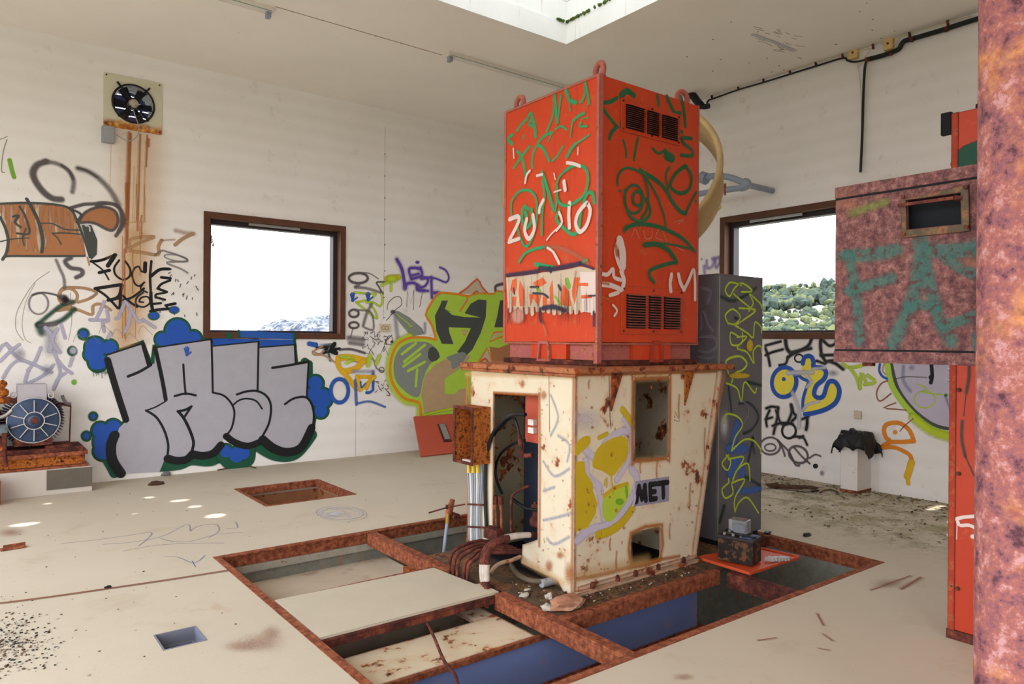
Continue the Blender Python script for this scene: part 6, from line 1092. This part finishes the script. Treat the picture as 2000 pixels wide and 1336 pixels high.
# ================================================================== MOTOR ON PLINTH (left)
b = MB(); b.box(-.9, 8.62, 0, 1.13, 9.098, .262); pl = b.build('concrete_plinth', CONC, bevel=.006); tag(pl, 'concrete plinth under the motor at the left wall', 'plinth')
P = Paint('y', 8.62); a_ = VIEW['O']
P.fl('O', 'rbrown', []) if False else None
b = MB(); q0 = pt('O', 435, 1060, 'y', 8.62); b.box(q0.x, 8.612, .055, 1.128, 8.6195, .255); b.build('render_patch', CONCD, pl, label='dark grey render patch')
t = thing('motor_bed', (.1, 8.86, .262), 'rusty steel bed frame on the concrete plinth', 'frame base')
BW = on(172, 870, 'y', 8.64).x
b = MB(); b.box(-.9, 8.64, .263, BW, 9.06, .285); b.box(-.9, 8.69, .286, BW-.02, 9.02, .385); b.box(-.9, 8.64, .386, BW, 9.06, .425); b.build('rail', RUSTR, t)
b = MB(); b.box(-.9, 8.645, .4255, BW-.04, 9.05, .475); b.build('top_flange', RUSTD, t, bevel=.004); b = MB(); b.box(.72, 8.66, .476, BW-.14, 8.95, .50); b.build('slide_plate', RUSTD, t)
b = MB(); b.box(-.9, 8.682, .29, BW-.05, 8.689, .38); b.build('web_panel', RUSTF, t)
mc = on(67, 822, 'y', 8.58); R0 = .235
t = thing('electric_motor', (mc.x, 8.8, .477), 'large blue-grey electric motor with radial ribs at the left wall', 'motor')
b = MB(); b.lathe((mc.x, 8.58, mc.z), (0, 1, 0), [(0, 0), (.045, 0), (.05, .01), (.085, .012), (.09, .022), (R0*.82, .035), (R0*.94, .045), (R0*.96, .06), (R0*.96, .075), (R0*.9, .08), (R0*.9, .42), (R0*.8, .45), (0, .45)], 48); b.build('end_shield', MOTOR, t)
RIB = plain('pale_rib_metal', (186, 182, 182), .5)
for k in range(10): a1 = math.radians(90+36*k); rd = Vector((math.cos(a1), 0, math.sin(a1))); b = MB(); b.bar(Vector((mc.x, 8.592, mc.z))+rd*.088, Vector((mc.x, 8.608, mc.z))+rd*R0*.86, .008, .02, (0, 1, 0)); b.build('radial_rib', RIB, t)
for r_ in (.086, .042): b = MB(); b.tube([(mc.x+r_*math.cos(q*math.pi/16), 8.586, mc.z+r_*math.sin(q*math.pi/16)) for q in range(32)], .006, 6, closed=True); b.build('hub_ring', RIB, t)
b = MB(); b.cyl((mc.x, 8.575, mc.z), (mc.x, 8.59, mc.z), .03); b.build('shaft_end', RUSTD, t)
b = MB(); b.tube([(mc.x+(R0-.012)*math.cos(q*math.pi/24), 8.63, mc.z+(R0-.012)*math.sin(q*math.pi/24)) for q in range(48)], .007, 6, closed=True); b.build('rim', RIB, t)
for k in range(56):
    a1 = 2*math.pi*k/56; rd = Vector((math.cos(a1), 0, math.sin(a1))); b = MB(); b.bar(Vector((mc.x, 8.84, mc.z))+rd*R0*.88, Vector((mc.x, 8.84, mc.z))+rd*(R0+.034*(1+.25*abs(math.sin(2*a1)))), .30, .006, rd.cross(Vector((0, 1, 0)))); b.build('cooling_fin', MOTOR, t)
b = MB(); b.box(mc.x-.16, 8.64, mc.z-R0-.02, mc.x+.16, 9.0, mc.z-R0*.75); b.build('foot', RUSTD, t)
a_, c_ = pt('O', 163, 245, 'y', 8.66), pt('O', 438, 375, 'y', 8.66); b = MB(); b.box(a_.x, 8.66, c_.z-.05, c_.x, 8.86, a_.z); b.build('terminal_box', plain('light_grey_cover', (178, 172, 180), .5), t, bevel=.006)
for x, z in ((128, 342), (478, 345)): q = pt('O', x, z, 'y', 8.66); b = MB(); b.tube([q+Vector((.024*math.cos(k*math.pi/8), 0, .024*math.sin(k*math.pi/8))) for k in range(16)], .008, 6, closed=True); b.build('lifting_eye', RIB, t)
t = thing('bent_bracket', on(125, 850, 'y', 8.75), 'rusty bracket with a bent pipe end right of the motor', 'bracket')
b = MB(); b.tube([pt('O', x, y, 'y', 8.78) for x, y in ((500, 418), (600, 428), (660, 440))], .016, 8); b.build('arm', RUSTD, t)
b = MB(); b.tube(smooth([pt('O', x, y, 'y', 8.76) for x, y in ((580, 345), (592, 380), (620, 415), (662, 425))], 5), .016, 10); b.build('pipe_end', plain('dull_grey_pipe', (104, 98, 104), .6), t)
b = MB(); q = pt('O', 660, 440, 'y', 8.78); b.tube([q, Vector((q.x-.012, q.y, .476))], .007, 8); b.build('rod', RUSTD, t)
# machinery cut by the left edge of the photo
t = thing('rusty_pump', (.25, 8.7, .477), 'rusty flanged pump cut off by the left edge', 'pump')
b = MB(); b.lathe((.16, 8.75, mc.z+.04), (0, 1, 0), [(0, -.1), (.12, -.1), (.16, -.02), (.20, 0), (.20, .06), (.16, .08), (.16, .2), (0, .2)], 32); b.build('volute', RUSTD, t)
b = MB(); b.box(.15, 8.68, .477, .38, 8.9, .60); b.build('foot', RUST, t)
b = MB(); b.box(.34, 8.72, mc.z+.17, .50, 8.82, mc.z+.235); b.build('bracket', RUSTR, t)
b = MB(); b.tube(smooth([pt('O', x, y, 'y', 8.62) for x, y in ((-40, 560), (20, 545), (70, 520), (110, 480))], 5), .018, 10); b.build('guard_ring', METAL, t)
b = MB(); b.tube([pt('O', 40, 640, 'y', 8.56), pt('O', 45, 900, 'y', 8.56), pt('O', 50, 1010, 'y', 8.56)], [.022, .02, .026], 10); b.build('leg_pipe', RUSTD, t)
b = MB(); q = pt('O', 35, 655, 'y', 8.55); b.box(q.x-.06, 8.52, q.z-.04, q.x+.03, 8.60, q.z+.035); b.build('valve_block', plain('grey_blue_block', (120, 132, 140), .5, 0, .5, 20), t)
for x, y, r_ in ((25, 240, .04), (30, 320, .045), (15, 390, .035)): q = pt('O', x, y, 'y', 8.62); b = MB(); b.ico(q, r_, 2, .25); b.build('corroded_knob', RUSTF, t)
b = MB(); q = on(0, 938, 'z', 0); q = on(-5, 958, 'z', 0); b.box(q.x-.17, 8.36, 0, q.x-.005, 8.54, .24); tag(b.build('red_canister', REDP, bevel=.02), 'red canister just entering at the left edge beside the plinth', 'canister')

# ================================================================== LOOSE THINGS ON THE FLOOR
def stone(x, y, r, mat, label, sc=(1, 1, .6), name='stone', cat='stone', z=0):
    q = on(x, y, 'z', z); b = MB(); b.smooth = False; b.ico(q+Vector((0, 0, r*sc[2]*.75)), r, 2, .3, sc); o = b.build(name, mat); tag(o, label, cat); return o
stone(305, 947, .07, BARK, 'dark lump of debris on the floor below the silver letters', (1.2, .7, .35), 'debris_lump', 'debris lump')
stone(198, 926, .05, BARK, 'small brown lump at the foot of the back wall by the plinth', (1.3, .7, .6), 'debris_lump', 'debris lump')
stone(291, 929, .035, STONE, 'small pale stone at the foot of the back wall', (1, 1, .7))
stone(325, 929, .045, plain('grey_stone', (130, 126, 128), .9, 0, .3, 20), 'grey stone at the foot of the back wall beside the metal strip', (1.2, .8, .6))
stone(1108, 1186, .10, BRICK, 'broken brick lump in front of the machine corner', (1.25, .8, .38), 'brick_lump', 'brick piece')
stone(1072, 1170, .026, STONE, 'round white stone behind the brick lump', (1, 1, .8))
stone(1069, 1190, .034, STONE, 'flat white stone left of the brick lump', (1.3, .9, .5))
stone(1024, 1166, .028, STONE, 'pale stone chip at the end of the cover plate', (1.3, .9, .5)); stone(1030, 1153, .018, STONE, 'tiny pale chip on the grimy platform', (1.4, .9, .4)); stone(1095, 1176, .02, BRICK, 'small brick crumb at the machine corner', (1.3, .9, .5))
stone(1576, 1047, .03, BLACK, 'small black lump on the floor right of the grey cabinet', (1.5, .8, .5), 'debris_lump', 'debris lump'); stone(1499, 1043, .03, BLACK, 'black lump against the grey cabinet foot', (1.4, .9, .5), 'debris_lump', 'debris lump')
stone(1592, 960, .04, BLACK, 'dark flat lump near the brown bark piece', (1.6, .8, .3), 'debris_lump', 'debris lump'); stone(211, 1149, .016, DARK, 'small dark pebble on the floor joint', (1.4, .9, .6), 'debris_lump', 'debris lump')
t = thing('bark_piece', on(1545, 958, 'z', 0), 'long piece of rotten bark on the floor near the right wall', 'bark')
q = t.location; b = MB()
for k in range(26): u = k/25-.5; b.ico(q+Vector((u*.10+random.uniform(-.02, .02), -u*.42+random.uniform(-.02, .02), .03+.04*max(0, u+.2))), random.uniform(.025, .05), 1, .4, (1, 1.3, .5))
b.build('bark', BARK, t)
b = MB(); b.tube(smooth([on(x, y, 'z', .012) for x, y in ((1601, 962), (1612, 957), (1625, 957), (1636, 961))], 4), .008, 6); tag(b.build('bent_stick', TWIG), 'bent dark stick beside the white duct stub', 'stick')
a_, c_ = on(0, 1074, 'z', .01), on(50, 1066, 'z', .01); b = MB(); b.bar(a_, c_, .05, .012); b.bar(a_+Vector((.02, .025, .01)), c_+Vector((.0, .025, .01)), .006, .028); tag(b.build('angle_offcut', RUSTR), 'short rusty angle iron offcut on the floor at the left edge', 'steel offcut')
a_, c_ = on(318, 925, 'z', .012), on(425, 912, 'z', .012); b = MB(); b.bar(a_, c_, .03, .014); tag(b.build('metal_strip', RUSTR), 'thin rusty strip lying along the foot of the back wall', 'steel strip')
b = MB(); q = on(420, 915, 'z', .0)+Vector((0, 0, .035)); b.tube([q+Vector((.03*math.cos(k*math.pi/8), 0, .03*math.sin(k*math.pi/8))) for k in range(16)], .007, 6, closed=True); tag(b.build('metal_ring', METAL), 'small metal ring standing at the end of the rusty strip', 'ring')
b = MB(); b.tube(smooth([on(x, y, 'z', .01) for x, y in ((425, 918), (450, 914), (480, 910), (500, 914))], 4), .008, 6); tag(b.build('twig', TWIG), 'pale twig at the foot of the back wall below the S letter', 'twig')
# litter nobody could count
b = MB(); b.m = 0
for k in range(1500):
    if random.random() < .65: x = XR-abs(random.gauss(0, .35))-.02; y = random.uniform(1.9, 7.5)
    else: x = random.uniform(6.0, 7.8); y = random.uniform(2.2, 6.5)
    r_ = random.uniform(.006, .022); a1 = random.random()*6.28; c_ = Vector((x, y, random.uniform(.002, .012))); u = Vector((math.cos(a1), math.sin(a1), random.uniform(-.3, .3)))*r_*1.6; v = Vector((-math.sin(a1), math.cos(a1), random.uniform(-.2, .2)))*r_*.6
    b.m = random.choice((0, 0, 1, 2)); b.add([c_-u, c_+v, c_+u, c_-v], [(0, 1, 2, 3)])
tag(b.build('leaf_litter', [LEAF, TWIG, GRIT]), 'dry leaves and grit strewn along the foot of the right wall', 'litter', kind='stuff')
b = MB()
for k in range(700):
    q = on(random.gauss(10, 55), random.gauss(1255, 30), 'z', 0); b.m = random.choice((0, 1, 2)); b.ico(q+Vector((0, 0, .003)), random.uniform(.002, .007), 1, .3, (1.3, 1, .6))
tag(b.build('grit_patch', [BLACK, TWIG, GRIT]), 'dark grit heap on the floor at the left edge', 'litter', kind='stuff')
b = MB()
for k in range(420):
    b.m = random.choice((0, 1, 1, 0, 1, 0, 2)); x = random.uniform(2.82, 3.25) if k % 2 else random.uniform(3.0, 4.25); y = random.uniform(3.17, 3.8) if k % 2 else random.uniform(3.17, 3.29); b.ico((x, y, .003), random.uniform(.003, .009), 1, .35, (1.3, 1, .6))
tag(b.build('platform_debris', [LEAF, BARK, GRIT]), 'crumbled debris on the platform around the machine foot', 'litter', kind='stuff')
b = MB()
for k in range(150):
    b.m = random.choice((0, 1, 2)); q = on(random.uniform(0, 1000), random.uniform(925, 1330), 'z', 0)
    if 1.4 < q.x < 5.4 and 2.4 < q.y < 5.6 or 2.3 < q.x < 3.3 and 6.8 < q.y < 7.9: continue
    if .8 < q.x < 1.1 and 3.95 < q.y < 4.3 or q.y > 8.6: continue
    b.ico(q+Vector((0, 0, .003)), random.uniform(.002, .006), 1, .35, (1.4, 1, .5))
tag(b.build('floor_crumbs', [DARK, LEAF, GRIT]), 'scattered tiny crumbs over the left part of the floor', 'litter', kind='stuff')
